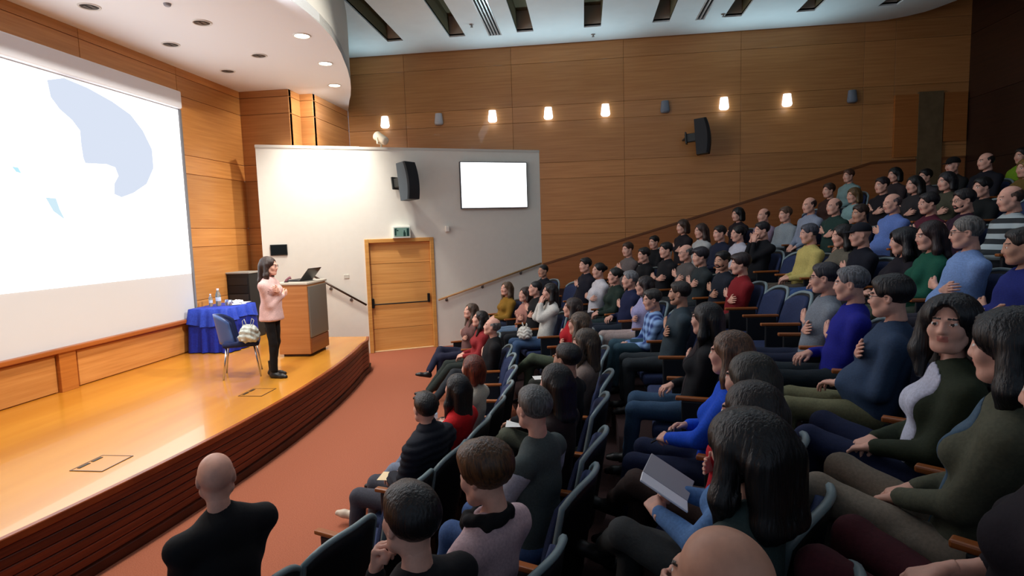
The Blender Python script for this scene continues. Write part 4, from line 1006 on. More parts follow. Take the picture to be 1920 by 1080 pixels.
# row index, head pixel u, v, label, feminine, quality, style
AUD = [
 (0, 405, 895, 'bald man in black sweater and glasses, nearest the camera in the front row', Mn, 0, dict(hair='bald', shirt=BLK, pants=(96, 122, 156), glasses=1, arms='lap', legs='sit', fat=.045, yaw=8, hs=1.1, high=.02, zo=.15)),
 (0, 797, 765, 'man in shiny black puffer jacket with grey trousers in the front row', Mn, 0, dict(hair='short', hc=BK, shirt=(24, 28, 40), puffer=True, pants=(72, 72, 82), arms='lap', legs='sit', high=.05)),
 (0, 856, 728, 'woman with long straight black hair and bright red sleeve in the front row', F, 1, dict(hair='long', hc=(14, 14, 20), shirt=(206, 22, 28), pants=(120, 130, 150), arms='chest', legs='ext', shoec=(200, 180, 160))),
 (0, 885, 690, 'woman with short copper red hair and cream jacket in the front row', F, 1, dict(hair='bob', hc=RED, shirt=(196, 190, 176), pants=(110, 150, 196), arms='phone', legs='ext', shoes='boot', shoec=(24, 20, 18))),
 (0, 922, 612, 'bald man in black shirt leaning back in the front row', Mn, 1, dict(hair='balding', hc=GR, shirt=BLK, pants=(34, 38, 44), arms='onechest', legs='crossR', tone='fair')),
 (0, 899, 598, 'woman with long brown hair and brick red sweater in the front row', F, 1, dict(hair='long', hc=DK, shirt=(150, 40, 44), pants=(40, 48, 44), arms='lap', legs='ext')),
 (0, 882, 583, 'woman with long light brown hair at the far end of the front row', F, 1, dict(hair='long', hc=(98, 74, 56), shirt=(120, 84, 80), pants=(30, 32, 56), arms='chest', legs='crossR')),
 (1, 768, 975, 'man with short black hair seen from behind in the second row', Mn, 0, dict(hair='short', hc=BK, shirt=(22, 22, 26), pants=(24, 24, 30), arms='chin', yaw=14, hs=1.03)),
 (1, 906, 890, 'woman with short brown hair in a pale pink sweater and black collar, second row', F, 0, dict(hair='crop', hc=(96, 62, 30), shirt=(206, 178, 184), pants=(60, 60, 70), arms='cross', high=.0, yaw=24, pitch=-16, scarf=BLK, hs=1.08)),
 (1, 1000, 765, 'grey haired man in a grey green knitted vest over a pale shirt', Mn, 0, dict(hair='grey', hc=(104, 106, 104), shirt=(74, 84, 84), sleevec=(186, 190, 204), pants=(66, 92, 140), arms='phone1', legs='sit', fat=.03)),
 (1, 1040, 718, 'woman with long black hair half hidden between vest man and black shirt man', F, 1, dict(hair='long', hc=BK, shirt=(40, 28, 28), pants=(52, 42, 44), arms='lap')),
 (1, 1062, 673, 'man in black shirt with grey green trousers and dark cropped hair', Mn, 0, dict(hair='short', hc=(26, 22, 20), shirt=(18, 18, 24), pants=(98, 102, 86), arms='kneehold', legs='crossL', tone='tan')),
 (1, 1095, 642, 'woman with long wavy ash brown hair behind the black shirt man', F, 1, dict(hair='wavy', hc=(92, 76, 60), shirt=(128, 112, 104), pants=(50, 44, 40), arms='chest')),
 (1, 1084, 607, 'woman with light brown hair and cream blouse in the second row', F, 1, dict(hair='long', hc=(110, 86, 66), shirt=(214, 186, 156), pants=(50, 50, 44), arms='onechest')),
 (1, 1072, 577, 'woman with brown hair in a scarlet sweater, second row', F, 1, dict(hair='wavy', hc=(66, 48, 40), shirt=(184, 24, 34), pants=(86, 96, 76), arms='chest', legs='crossL')),
 (1, 1030, 547, 'dark haired woman in white sweater holding a white bag', F, 1, dict(hair='long', hc=DK, shirt=(226, 222, 212), pants=(66, 92, 128), arms='face', legs='sit')),
 (1, 1003, 541, 'man in black with close cropped black hair in the second row', Mn, 1, dict(hair='buzz', hc=BLK, shirt=(22, 22, 24), pants=(28, 30, 36), arms='chest', yaw=-10)),
 (1, 984, 552, 'woman with curly dark hair and pink shawl in the second row', F, 1, dict(hair='bob', hc=(60, 38, 30), shirt=(190, 134, 120), pants=(100, 124, 150), arms='chest')),
 (1, 949, 541, 'woman with long brown hair in a mustard cardigan by the white wall', F, 1, dict(hair='long', hc=(112, 84, 58), shirt=(146, 108, 34), pants=(58, 66, 88), arms='lap')),
 (2, 1018, 508, 'man in a black coat against the white wall, third row', Mn, 1, dict(hair='buzz', hc=BK, shirt=(22, 24, 34), pants=BLK, arms='lap', tone='tan')),
 (2, 1097, 497, 'slim man with spiky black hair and navy jacket, third row', Mn, 1, dict(hair='short', hc=BK, shirt=(24, 24, 38), pants=(28, 26, 28), arms='onechest')),
 (2, 1122, 507, 'woman with black bun in a white top, third row', F, 1, dict(hair='bun', hc=BK, shirt=(220, 216, 220), pants=(44, 40, 44), arms='cross')),
 (2, 1152, 517, 'woman in a dark green top with dark ponytail', F, 1, dict(hair='pony', hc=(28, 30, 26), shirt=(34, 50, 42), pants=(50, 66, 66), arms='lap')),
 (2, 1180, 524, 'grey haired man in a navy blue sweater, third row', Mn, 1, dict(hair='grey', hc=(150, 150, 152), shirt=(26, 34, 70), pants=(40, 48, 60), arms='onechest')),
 (2, 1207, 536, 'woman in lavender blouse with dark hair behind plaid man', F, 1, dict(hair='long', hc=(40, 26, 26), shirt=(168, 164, 206), pants=(190, 168, 160), arms='chest', glasses=1)),
 (2, 1222, 570, 'man leaning forward in a blue plaid shirt', Mn, 0, dict(hair='grey', hc=(66, 62, 58), shirt=(64, 104, 176), plaid=1, pants=(56, 84, 96), arms='phone', legs='sit', tone='fair', yaw=15, pitch=-12)),
 (2, 1273, 550, 'bearded man in a grey green shirt beside the plaid shirt man', Mn, 0, dict(hair='short', hc=(40, 30, 24), shirt=(56, 70, 78), pants=(50, 56, 60), arms='chest', beard=1, tone='tan')),
 (2, 1322, 598, 'woman with long black hair and pale face in black cardigan', F, 0, dict(hair='long', hc=(22, 18, 18), shirt=(20, 20, 24), pants=(56, 84, 112), arms='onechest', glasses=0, inner=(40, 30, 34))),
 (2, 1366, 662, 'woman with very long light brown hair in a bright blue sweater', F, 0, dict(hair='verylong', hc=(116, 82, 58), shirt=(20, 84, 220), pants=(22, 32, 64), arms='phone1', yaw=10, legs='sit')),
 (2, 1402, 712, 'woman with dark hair in a red sweater next to blue sweater woman', F, 0, dict(hair='long', hc=(52, 48, 40), shirt=(206, 26, 44), pants=(62, 46, 40), arms='chest', legs='crossL')),
 (2, 1403, 776, 'woman in a denim jacket and zebra scarf reading a booklet', F, 0, dict(hair='long', hc=(36, 28, 26), shirt=(92, 132, 184), pants=(56, 58, 58), arms='book', legs='crossL', scarf='zebra')),
 (2, 1394, 842, 'woman with big black hair and glasses in a dark grey green sweater', F, 0, dict(hair='big', hc=(14, 13, 15), shirt=(62, 78, 76), pants=(34, 44, 70), arms='cross', glasses=1, hs=1.06)),
 (2, 1350, 1095, 'bald man at the bottom edge in grey sweater holding a phone', Mn, 0, dict(hair='bald', hc=(60, 40, 30), shirt=(64, 74, 78), pants=(40, 46, 44), arms='phone1', legs='wide', tone='tan', hs=1.05)),
 (3, 1184, 466, 'man in a grey jacket with brown hair by the wall, fourth row', Mn, 2, dict(hair='short', hc=BR, shirt=(110, 100, 98), arms='onechest')),
 (3, 1203, 476, 'woman in black with light face beside the grey jacket man', F, 2, dict(hair='short', hc=DK, shirt=BLK, arms='lap')),
 (3, 1248, 469, 'man in black tee with pale crossed forearms', Mn, 1, dict(hair='short', hc=BK, shirt=(18, 18, 24), sleeve='short', pants=(28, 28, 34), arms='cross')),
 (3, 1285, 474, 'bald man in glasses and taupe shirt, fourth row', Mn, 1, dict(hair='balding', hc=GR, shirt=(92, 86, 84), pants=(50, 50, 50), arms='chest', glasses=1)),
 (3, 1312, 481, 'man with swept dark grey hair and dark green jacket', Mn, 1, dict(hair='crop', hc=(44, 38, 48), shirt=(44, 52, 54), pants=(40, 44, 48), arms='chest')),
 (3, 1354, 489, 'smiling bearded man in a dark jacket, fourth row', Mn, 1, dict(hair='short', hc=BK, shirt=(28, 34, 46), pants=(26, 32, 44), arms='chest', beard=1, yaw=30, tone='tan')),
 (3, 1387, 495, 'man in a deep red shirt beside the empty blue seats', Mn, 1, dict(hair='crop', hc=(44, 22, 24), shirt=(136, 24, 32), pants=(60, 54, 52), arms='chest')),
 (3, 1545, 521, 'man with glasses and pale grey sweater right of the empty seats', Mn, 0, dict(hair='short', hc=(40, 38, 50), shirt=(128, 136, 146), pants=(28, 36, 60), arms='chest', glasses=1)),
 (3, 1594, 532, 'grey haired man in a royal blue sweater', Mn, 0, dict(hair='grey', hc=(120, 122, 128), shirt=(28, 34, 150), pants=(34, 44, 50), arms='onechest')),
 (3, 1667, 556, 'heavy man with glasses in a teal blue sweater and khaki trousers', Mn, 0, dict(hair='short', hc=(20, 18, 22), shirt=(50, 70, 98), pants=(122, 120, 88), arms='rchest', glasses=1, fat=.05, hs=1.05)),
 (3, 1782, 608, 'woman looking at the camera in a white top and olive cardigan', F, 0, dict(hair='big', hc=(16, 14, 18), shirt=(44, 52, 34), inner=(206, 208, 226), pants=(26, 36, 70), arms='lap', look='cam', tone='fair', hs=1.0, innerw=.105)),
 (3, 1893, 650, 'woman with black hair in an olive green jacket and khaki trousers', F, 0, dict(hair='big', hc=(12, 11, 13), shirt=(88, 88, 70), pants=(136, 124, 108), arms='lap', inner=(74, 98, 118))),
 (4, 1226, 468, 'dark haired man in black low behind the fourth row', Mn, 2, dict(hair='short', hc=BK, shirt=BLK, arms='lap')),
 (4, 1289, 424, 'woman with brown hair in dark top, fifth row by the wall', F, 2, dict(hair='bob', hc=BR, shirt=(30, 24, 30), arms='chest')),
 (4, 1320, 433, 'woman with brown hair and white cardigan, fifth row', F, 2, dict(hair='long', hc=(76, 52, 44), shirt=(186, 188, 186), arms='cross')),
 (4, 1342, 436, 'man in a navy shirt beside white cardigan woman', Mn, 2, dict(hair='short', hc=DK, shirt=NAVY, arms='lap')),
 (4, 1383, 438, 'pale woman in a white tee, fifth row', F, 1, dict(hair='bun', hc=BK, shirt=(196, 196, 208), sleeve='short', pants=BLK, arms='lap')),
 (4, 1428, 432, 'man in black sweater covering his mouth with his hands', Mn, 1, dict(hair='short', hc=(30, 24, 28), shirt=(14, 16, 22), pants=BLK, arms='face')),
 (4, 1516, 438, 'grey haired man in a pale yellow shirt bending forward', Mn, 1, dict(hair='grey', hc=(86, 86, 98), shirt=(206, 188, 110), pants=(90, 80, 70), arms='lap')),
 (4, 1578, 442, 'woman with dark hair and khaki vest smiling, fifth row', F, 1, dict(hair='long', hc=BK, shirt=(104, 98, 84), pants=(60, 90, 140), arms='lap')),
 (4, 1612, 440, 'man in a black jacket turned away beside khaki vest woman', Mn, 1, dict(hair='cap', hc=(24, 26, 36), shirt=(14, 18, 32), pants=BLK, arms='chest')),
 (4, 1692, 452, 'woman with big black hair seen from the side, fifth row', F, 1, dict(hair='big', hc=(12, 10, 20), shirt=(24, 20, 30), pants=BLK, arms='lap')),
 (4, 1742, 442, 'woman with dark red brown hair in a green cardigan', F, 0, dict(hair='long', hc=(48, 26, 26), shirt=(18, 86, 66), pants=(70, 80, 66), arms='lap', yaw=10)),
 (4, 1810, 436, 'large grey haired man in a pale blue tee shirt', Mn, 0, dict(hair='buzz', hc=(128, 124, 118), shirt=(128, 160, 214), sleeve='short', pants=(54, 50, 60), arms='cross', fat=.045, glasses=1, hs=1.05)),
 (4, 1915, 462, 'person in a deep blue sweater cut off by the right edge', Mn, 1, dict(hair='short', hc=DK, shirt=(30, 42, 120), pants=(40, 40, 60), arms='cross', tone='tan')),
 (5, 1384, 403, 'woman with black hair and dark scarf high by the wall', F, 2, dict(hair='bob', hc=BK, shirt=(36, 28, 36), arms='chest')),
 (5, 1437, 402, 'man in a mauve shirt, sixth row', Mn, 2, dict(hair='balding', hc=BR, shirt=(150, 130, 150), arms='chest', tone='fair')),
 (5, 1470, 400, 'person in light grey shirt next to mauve shirt man', Mn, 2, dict(hair='short', hc=(110, 80, 60), shirt=(150, 160, 166), arms='lap')),
 (5, 1522, 386, 'man with glasses in a pale grey shirt, sixth row', Mn, 2, dict(hair='balding', hc=(60, 40, 40), shirt=(146, 156, 176), arms='lap')),
 (5, 1568, 388, 'balding man in a dark green sweater', Mn, 2, dict(hair='balding', hc=(90, 70, 60), shirt=(36, 62, 56), arms='chest')),
 (5, 1608, 398, 'man in dark navy jacket below the pale green shirt woman', Mn, 2, dict(hair='short', hc=(60, 40, 28), shirt=(22, 28, 48), arms='lap', tone='tan')),
 (5, 1672, 381, 'bald man in a light blue shirt', Mn, 1, dict(hair='balding', hc=(120, 100, 100), shirt=(104, 132, 200), pants=(30, 30, 50), arms='onechest', fat=.03)),
 (5, 1740, 381, 'woman with dark hair in a maroon top', F, 1, dict(hair='short', hc=(30, 22, 26), shirt=(86, 26, 46), pants=(30, 26, 32), arms='onechest')),
 (5, 1806, 376, 'bearded man with glasses in a dark shirt', Mn, 1, dict(hair='short', hc=(34, 26, 28), shirt=(50, 24, 44), pants=BLK, arms='chest', glasses=1, beard=1)),
 (5, 1893, 372, 'ruddy balding man in a white and black striped shirt', Mn, 1, dict(hair='balding', hc=(90, 66, 50), shirt=(150, 164, 166), stripe=1, pants=(40, 40, 44), arms='lap', fat=.03)),
 (6, 1556, 358, 'small figure with orange lit face by the wall', F, 2, dict(hair='short', hc=BR, shirt=(60, 36, 30), arms='lap')),
 (6, 1601, 366, 'woman in a pale green shirt high in the seventh row', F, 2, dict(hair='bob', hc=(120, 90, 50), shirt=(140, 176, 176), arms='cross')),
 (6, 1655, 345, 'man with round face in dark sweater, seventh row', Mn, 2, dict(hair='short', hc=(40, 26, 30), shirt=(30, 24, 30), arms='chest')),
 (6, 1716, 346, 'woman with dark hair parted in the middle, seventh row', F, 2, dict(hair='long', hc=BK, shirt=(50, 46, 48), arms='chest')),
 (6, 1776, 342, 'woman with short hair in olive top, seventh row', F, 2, dict(hair='bob', hc=(36, 32, 34), shirt=(74, 72, 56), arms='chest')),
 (6, 1845, 348, 'person with yellowish lit face, seventh row right', F, 2, dict(hair='short', hc=BK, shirt=(20, 24, 24), arms='lap')),
 (7, 1592, 328, 'person in mint top standing out at the top by the wall', F, 2, dict(hair='short', hc=(100, 60, 40), shirt=(130, 160, 160), arms='lap')),
 (7, 1682, 326, 'woman with dark hair, last row left', F, 2, dict(hair='bob', hc=BK, shirt=(56, 46, 48), arms='lap')),
 (7, 1742, 328, 'person in grey top, last row middle', F, 2, dict(hair='short', hc=BK, shirt=(70, 66, 70), arms='lap')),
 (7, 1786, 310, 'person with a lit forehead, last row', F, 2, dict(hair='cap', hc=BK, shirt=(26, 26, 26), arms='lap')),
 (7, 1852, 302, 'big man with mauve lit face in the last row', Mn, 2, dict(hair='balding', hc=DK, shirt=(22, 22, 32), arms='lap')),
 (7, 1900, 322, 'blond person in ochre scarf at the top right', F, 2, dict(hair='bob', hc=(150, 116, 50), shirt=(120, 96, 44), arms='lap')),
 (8, 1914, 294, 'person in lime green shirt at the right edge of the top row', F, 2, dict(hair='short', hc=DK, shirt=(120, 160, 30), arms='lap')),
]
OFF = [  # row, angle(deg), heights for people whose heads are out of frame
 (3, -22.3, 'seated person in maroon trousers cut off by the right edge', F, 0, dict(hair='long', hc=BK, shirt=(30, 24, 32), pants=(74, 26, 34), arms='restlap', sleeve='mid', legs='sit')),
 (3, -25.2, 'seated person in dark grey green trousers at the bottom right corner', Mn, 0, dict(hair='short', hc=BK, shirt=(40, 44, 52), pants=(70, 84, 78), arms='restlap', legs='wide')),
 (1, -30.0, 'person in blue jeans whose knee shows at the bottom edge', Mn, 0, dict(hair='short', hc=BK, shirt=(24, 24, 30), pants=(98, 128, 166), arms='lap')),
]
def M_plaid(c):
    m, nt, b = _new('plaid'); N = nt.nodes; L = nt.links; tc = N.new('ShaderNodeTexCoord'); sp = N.new('ShaderNodeSeparateXYZ'); L.new(tc.outputs['Object'], sp.inputs[0])
    acc = None
    for ax, fr in (('X', 70), ('Z', 70)):
        mu = N.new('ShaderNodeMath'); mu.operation = 'MULTIPLY'; mu.inputs[1].default_value = fr; L.new(sp.outputs[ax], mu.inputs[0])
        si = N.new('ShaderNodeMath'); si.operation = 'SINE'; L.new(mu.outputs[0], si.inputs[0])
        if acc is None: acc = si
        else:
            ad = N.new('ShaderNodeMath'); ad.operation = 'ADD'; L.new(acc.outputs[0], ad.inputs[0]); L.new(si.outputs[0], ad.inputs[1]); acc = ad
    cr = N.new('ShaderNodeValToRGB'); e = cr.color_ramp.elements; e[0].position = .15; e[0].color = (*srgb((34, 58, 120)), 1); e[1].position = .8; e[1].color = (*srgb((150, 186, 232)), 1)
    mr = N.new('ShaderNodeMapRange'); mr.inputs[1].default_value = -2; mr.inputs[2].default_value = 2; L.new(acc.outputs[0], mr.inputs[0]); L.new(mr.outputs[0], cr.inputs[0]); L.new(cr.outputs[0], b.inputs['Base Color']); b.inputs['Roughness'].default_value = .85
    return m
def M_wave(c1, c2, scale, dist=6, dirn='Z'):
    m, nt, b = _new('striped_fabric'); N = nt.nodes; L = nt.links; tc = N.new('ShaderNodeTexCoord'); wv = N.new('ShaderNodeTexWave'); wv.bands_direction = dirn
    wv.inputs['Scale'].default_value = scale; wv.inputs['Distortion'].default_value = dist; L.new(tc.outputs['Object'], wv.inputs['Vector'])
    cr = N.new('ShaderNodeValToRGB'); cr.color_ramp.interpolation = 'CONSTANT'; e = cr.color_ramp.elements; e[0].color = (*srgb(c1), 1); e[1].position = .5; e[1].color = (*srgb(c2), 1)
    L.new(wv.outputs['Fac'], cr.inputs[0]); L.new(cr.outputs[0], b.inputs['Base Color']); b.inputs['Roughness'].default_value = .85; return m
def scarf(col):
    def fn(root, J, T):
        f = Fld(J['N']-.2, J['N']+.2, .009); N = J['N']; d = (J['hc']-N); d /= np.linalg.norm(d)
        for a in np.linspace(0, 2*PI, 15)[:-1]:
            b = a+2*PI/14; p = lambda t: N+d*.025+np.array((math.cos(t)*.082, math.sin(t)*.078+.008, .012*math.sin(3*t)-.018*math.sin(t)))
            f.cap(p(a), .030, p(b), .030, .01)
        f.cap(N+np.array((-.02, .085, -.01)), .034, N+np.array((-.01, .12, -.17)), .040, .03, .6)
        f.noise(.006, 45, 2); V, Q = f.mesh(); mk('scarf', V, Q, M_wave((24, 28, 28), (120, 132, 122), 9, 7) if col == 'zebra' else fab(col), root, True)
    return fn
# rows: head positions from the measured seats, kept at least one seat apart
PRES = np.array((-4.15, 7.34, 2.05))
rows = {}
for e in AUD:
    i, u, v = e[0], e[1], e[2]; r = ray(u, v); rr = r_row(i)
    # point on the sight line that best fits this row's arc and a seated head height
    hz = h_row(i)+1.2+e[6].get('zo', 0); ts = np.arange(.5, 26, .01)[:, None]; PP = CP+r*ts
    rad = np.hypot(PP[:, 0]-RC[0], PP[:, 1]-RC[1]); aa = np.arctan2(PP[:, 1]-RC[1], PP[:, 0]-RC[0]); ra = np.array([rA(i, q_) for q_ in aa])
    cost = ((PP[:, 2]-hz)/.09)**2+((rad-ra)/.09)**2+np.maximum(0, PP[:, 1]-12.6)*1000; P = PP[int(np.argmin(cost))]
    rows.setdefault(i, []).append(dict(a=math.atan2(P[1]-RC[1], P[0]-RC[0]), P=P, e=e))
for (i, ang, lab, fm, q, st) in OFF:
    a = math.radians(ang); rr = r_row(i)
    rows.setdefault(i, []).append(dict(a=a, P=np.array((RC[0]+rr*math.cos(a), RC[1]+rr*math.sin(a), h_row(i)+1.22)), e=(i, 0, 0, lab, fm, q, st), fixed=True))
MIN = .535
for i, L in rows.items():
    L.sort(key=lambda d: d['a']); rr = r_row(i)-.08; m = MIN/rr
    A = [d['a'] for d in L]
    for it in range(200):
        for k in range(len(A)-1):
            g = m-(A[k+1]-A[k])
            if g > 0: A[k] -= g/2; A[k+1] += g/2
    for d, a in zip(L, A):
        d['ar'] = a
LOOKCAM = CP
ord_ = ['front', 'second', 'third', 'fourth', 'fifth', 'sixth', 'seventh', 'eighth', 'ninth']
PEOPLE = {}
for i, L in rows.items():
    for d in L:
        (_, u, v, lab, fem, q, st) = d['e']; a = d['ar']; rb = rA(i, a)-.08; P = d['P']
        base = np.array((RC[0]+rb*math.cos(a), RC[1]+rb*math.sin(a), h_row(i))); tn = turn(i, a); X = np.array((-math.sin(a+tn), math.cos(a+tn), 0)); Y = np.array((-math.cos(a+tn), -math.sin(a+tn), 0))
        rel = P-base; hx = float(rel @ X); hy = float(rel @ Y); hz = float(rel[2])
        hx = max(-.16, min(.16, hx)); hy = max(-.13, min(.28, hy)); hz = max(1.06, min(1.34+max(0, st.get('zo', 0)), hz)); KZ['z'] = .09 if i == 3 and math.degrees(a) < -14 else 0
        st = dict(st); st['label'] = lab; st['fem'] = fem; st['q'] = q
        tgt = LOOKCAM if st.get('look') == 'cam' else PRES
        dd = tgt-(base+X*hx+Y*hy+np.array((0, 0, hz))); yaw = math.degrees(math.atan2(-(dd @ X), dd @ Y)); pit = math.degrees(math.atan2(dd[2], math.hypot(dd @ X, dd @ Y)))
        yaw = max(-62, min(62, yaw)) if st.get('look') != 'cam' else max(-80, min(80, yaw))
        st['pitch'] = pit+st.get('pitch', -4); st['twist'] = yaw*.22; st['yaw'] = yaw+st.get('yaw', random.uniform(-5, 5))
        if q == 2: st['twist'] = 0; hx = 0
        if st.get('plaid'): st['smat'] = M_plaid(0)
        if st.get('stripe'): st['smat'] = M_wave((30, 36, 40), (170, 182, 184), 3.2, .5)
        if st.get('scarf'): st['extra'] = scarf(st['scarf'])
        st['seed'] = int(u*7+v) % 91
        rz = math.atan2(math.cos(a), -math.sin(a))+tn
        root, J = person(st, tuple(base), rz, (hx, hy, hz))
        PEOPLE[lab] = (root, J, rz, base)
        ws = ('blue seat under the '+lab.split(',')[0]).split()[:16]
        while ws[-1] in ('a', 'the', 'in', 'of', 'and', 'with', 'by', 'over', 'behind', 'blue', 'dark', 'vest', 'next', 'to'): ws.pop()
        place_seat(i, a, ' '.join(ws), d is L[0])
KZ['z'] = 0
# empty seats in the gaps of each row
LIM = {0: (-33, 27), 1: (-33, 33), 2: (-29, 33.5), 3: (-28, 30), 4: (-22, 27), 5: (-12, 26), 6: (-2, 24), 7: (3, 22.5), 8: (6, 17)}
cnt = 0
for i in range(9):
    occ = sorted([d['ar'] for d in rows.get(i, [])]); rb = r_row(i)-.08; w = MIN/rb; lo, hi = [math.radians(x) for x in LIM[i]]
    gaps = []; k_ = 0
    pts_ = [None]+occ+[None]
    for g0, g1 in zip(pts_[:-1], pts_[1:]):
        s0 = lo if g0 is None else g0+w; s1 = hi if g1 is None else g1-w
        if s1 < s0-1e-3: continue
        n = int((s1-s0)/w+1e-3)+1
        for j in range(n):
            if g0 is not None and g1 is not None: a = s0+(s1-s0)*(j/(n-1) if n > 1 else .5)
            elif g0 is None: a = s1-j*w
            else: a = s0+j*w
            k_ += 1
            place_seat(i, a, 'empty blue theatre seat in the %s row, %s empty one counted from the camera side' % (ord_[i], ['first', 'second', 'third', 'fourth', 'fifth', 'sixth', 'seventh', 'eighth', 'ninth', 'tenth', 'eleventh', 'twelfth', 'thirteenth', 'fourteenth', 'fifteenth', 'sixteenth'][k_-1 if g0 is not None else 0+min(k_-1, 15)]))
for k in seat0.children_recursive: bpy.data.objects.remove(k)
bpy.data.objects.remove(seat0)
# ------------------------------------------------------------------ presenter
hc_ = (0, .02, 1.495)
pr, PJ = person(dict(label='woman presenter in a pale pink blouse and black trousers standing on the stage', fem=True, q=0, hair='long', hc=(62, 40, 32), shirt=(226, 186, 180), pants=(16, 14, 16), arms='chest', stand=True, seated=False, yaw=4, pitch=-3, shoes='boot', shoec=(30, 28, 28), glasses=1, hem=.07, legs='sit', seed=5),
   (-4.17, 7.34, SZ), math.radians(-86), hc_)

# ------------------------------------------------------------------ lectern with laptop
t = empty('lectern', (-4.52, 8.93, SZ), 0, 'wooden lectern with a grey metal front panel beside the presenter', 'lectern')
Ml = wood((196, 132, 76), (178, 112, 60), 4); rzl = Matrix.Rotation(math.radians(2), 4, 'Z')
MB().rbox((-.27, -.36, .04), (.24, .36, 1.13), .008, 2, 0, rzl).build('cabinet', Ml, t)
MB().rbox((-.22, -.32, 0), (.20, .32, .045), .005, 1, 0, rzl).build('plinth', plain((60, 34, 22), .5), t)
MB().rbox((-.29, -.38, 1.13), (.26, .38, 1.165), .008, 2, 0, rzl).build('top_board', wood((206, 196, 180), (190, 180, 164), 4), t)
MB().rbox((.235, -.335, .30), (.262, .335, 1.10), .006, 2, 0, rzl).build('front_panel', plain((138, 136, 128), .4, .5), t)
MB().rbox((.235, -.335, .05), (.256, .335, .285), .004, 1, 0, rzl).build('kick_panel', wood((150, 92, 54), (128, 74, 42), 4), t)
t = empty('laptop', (-4.58, 8.98, SZ+1.166), math.radians(-98), 'dark open laptop tilted on the lectern', 'laptop')
MB().rbox((-.18, -.13, 0), (.18, .13, .022), .004, 1).build('base', plain((30, 30, 34), .4), t)
MB().rbox((-.18, -.004, 0), (.18, .006, .25), .004, 1, 0, Matrix.Translation((0, .13, .02)) @ Matrix.Rotation(math.radians(-42), 4, 'X')).build('screen_lid', plain((22, 24, 28), .35), t)
MB().box((-.16, -.10, .022), (.16, .06, .024)).build('keyboard', M_black, t)
t = empty('microphone', (-4.66, 8.70, SZ+1.166), 0, 'small pinkish cloth bundle with microphone beside the laptop', 'microphone')
MB().tube([(0, 0, 0), (0, 0, .03), (.03, .02, .06), (.06, .04, .07)], [.03, .02, .018, .026], 10).build('shaft', plain((120, 70, 80), .6), t, True)
MB().lathe([(.035, 0), (.035, .01)], 14).build('foot', M_dark, t)

# ------------------------------------------------------------------ table with blue cloth
TX0, TX1, TY0, TY1, TZ = -6.5, -5.84, 8.9, 9.75, SZ+.73
t = empty('draped_table', ((TX0+TX1)/2, (TY0+TY1)/2, SZ), 0, 'table under a royal blue cloth in the stage corner', 'table')
cx, cy = (TX1-TX0)/2, (TY1-TY0)/2
v = []; f = []; n = 96; lev = [(0, .73), (.0, .715), (.015, .60), (.03, .42), (.04, .22), (.05, .015)]
def perim(k, out):
    s = k/n*4; sd = int(s) % 4; q = s-int(s); c = [(-cx, -cy), (cx, -cy), (cx, cy), (-cx, cy)]; a, b = c[sd], c[(sd+1) % 4]; x = a[0]+(b[0]-a[0])*q; y = a[1]+(b[1]-a[1])*q
    nx = (x/cx)**9; ny = (y/cy)**9; L = math.hypot(nx, ny) or 1; w_ = 1+.5*math.sin(k*2*PI/n*14)+.3*math.sin(k*2*PI/n*23+1)
    return x+nx/L*out*w_, y+ny/L*out*w_
for (o_, z) in lev:
    for k in range(n): x, y = perim(k, o_); v.append((x, y, z))
for j in range(len(lev)-1):
    for k in range(n): f.append((j*n+k, j*n+(k+1) % n, (j+1)*n+(k+1) % n, (j+1)*n+k)[::-1])
f.append(tuple(range(n)))
MB().rbox((-cx+.02, -cy+.02, .70), (cx-.02, cy-.02, .727), .005, 1).build('tabletop', Ml, t)
for s in (-1, 1):
    for r in (-1, 1): MB().box((s*(cx-.06)-.02, r*(cy-.06)-.02, 0), (s*(cx-.06)+.02, r*(cy-.06)+.02, .70)).build('leg', M_steel, t)
cl = mk('tablecloth', v, f, noisy((24, 48, 168), (18, 38, 146), 40, .6, .15, name='blue_cloth'), None, True); cl.location = t.location
tag(cl, 'royal blue cloth reaching the floor around the stage table', 'tablecloth')
# second, shorter cloth layer hanging over the near side
v = []; f = []
lev = [(.004, .736), (.012, .73), (.03, .62), (.055, .50)]
for (o_, z) in lev:
    for k in range(n): x, y = perim(k, o_); v.append((x, y, z-(.06*math.sin(k*2*PI/n*2) if z < .6 else 0)))
for j in range(len(lev)-1):
    for k in range(n): f.append((j*n+k, j*n+(k+1) % n, (j+1)*n+(k+1) % n, (j+1)*n+k)[::-1])
f.append(tuple(range(n)))
c2 = mk('overcloth', v, f, noisy((44, 74, 190), (34, 60, 170), 40, .55, .15, name='blue_cloth'), None, True); c2.location = t.location
tag(c2, 'lighter blue top cloth hanging halfway down over the table', 'tablecloth')
tt = SZ+.7375
def bottle(x, y, z, lab, s=1.0, cap=(235, 235, 240)):
    b = empty('water_bottle', (x, y, z), 0, lab, 'bottle')
    MB().lathe([(r*s, h*s) for r, h in [(.026, 0), (.034, .01), (.034, .06), (.031, .08), (.034, .10), (.034, .15), (.022, .19), (.013, .205), (.013, .225)]], 16).build('bottle_body', glassm(), b, True)
    MB().lathe([(.016*s, .216*s), (.016*s, .24*s)], 12).build('cap', plain(cap, .4), b)
    MB().lathe([(.0347*s, .07*s), (.0347*s, .12*s)], 16).build('paper_band', plain((210, 220, 235), .6), b)
bottle(-6.22, 9.28, tt, 'tall clear water bottle with white cap on the blue table', 1.25)
bottle(-6.32, 9.22, tt, 'shorter clear bottle beside the tall one on the blue table', .9)
for (x, y, lab) in ((-6.12, 9.36, 'clear drinking glass next to the bottles'), (-6.02, 9.30, 'second drinking glass at the table edge')):
    b = empty('drinking_glass', (x, y, tt), 0, lab, 'glass'); MB().lathe([(.028, 0), (.034, .10)], 14).build('tumbler', glassm((215, 225, 235)), b, True)
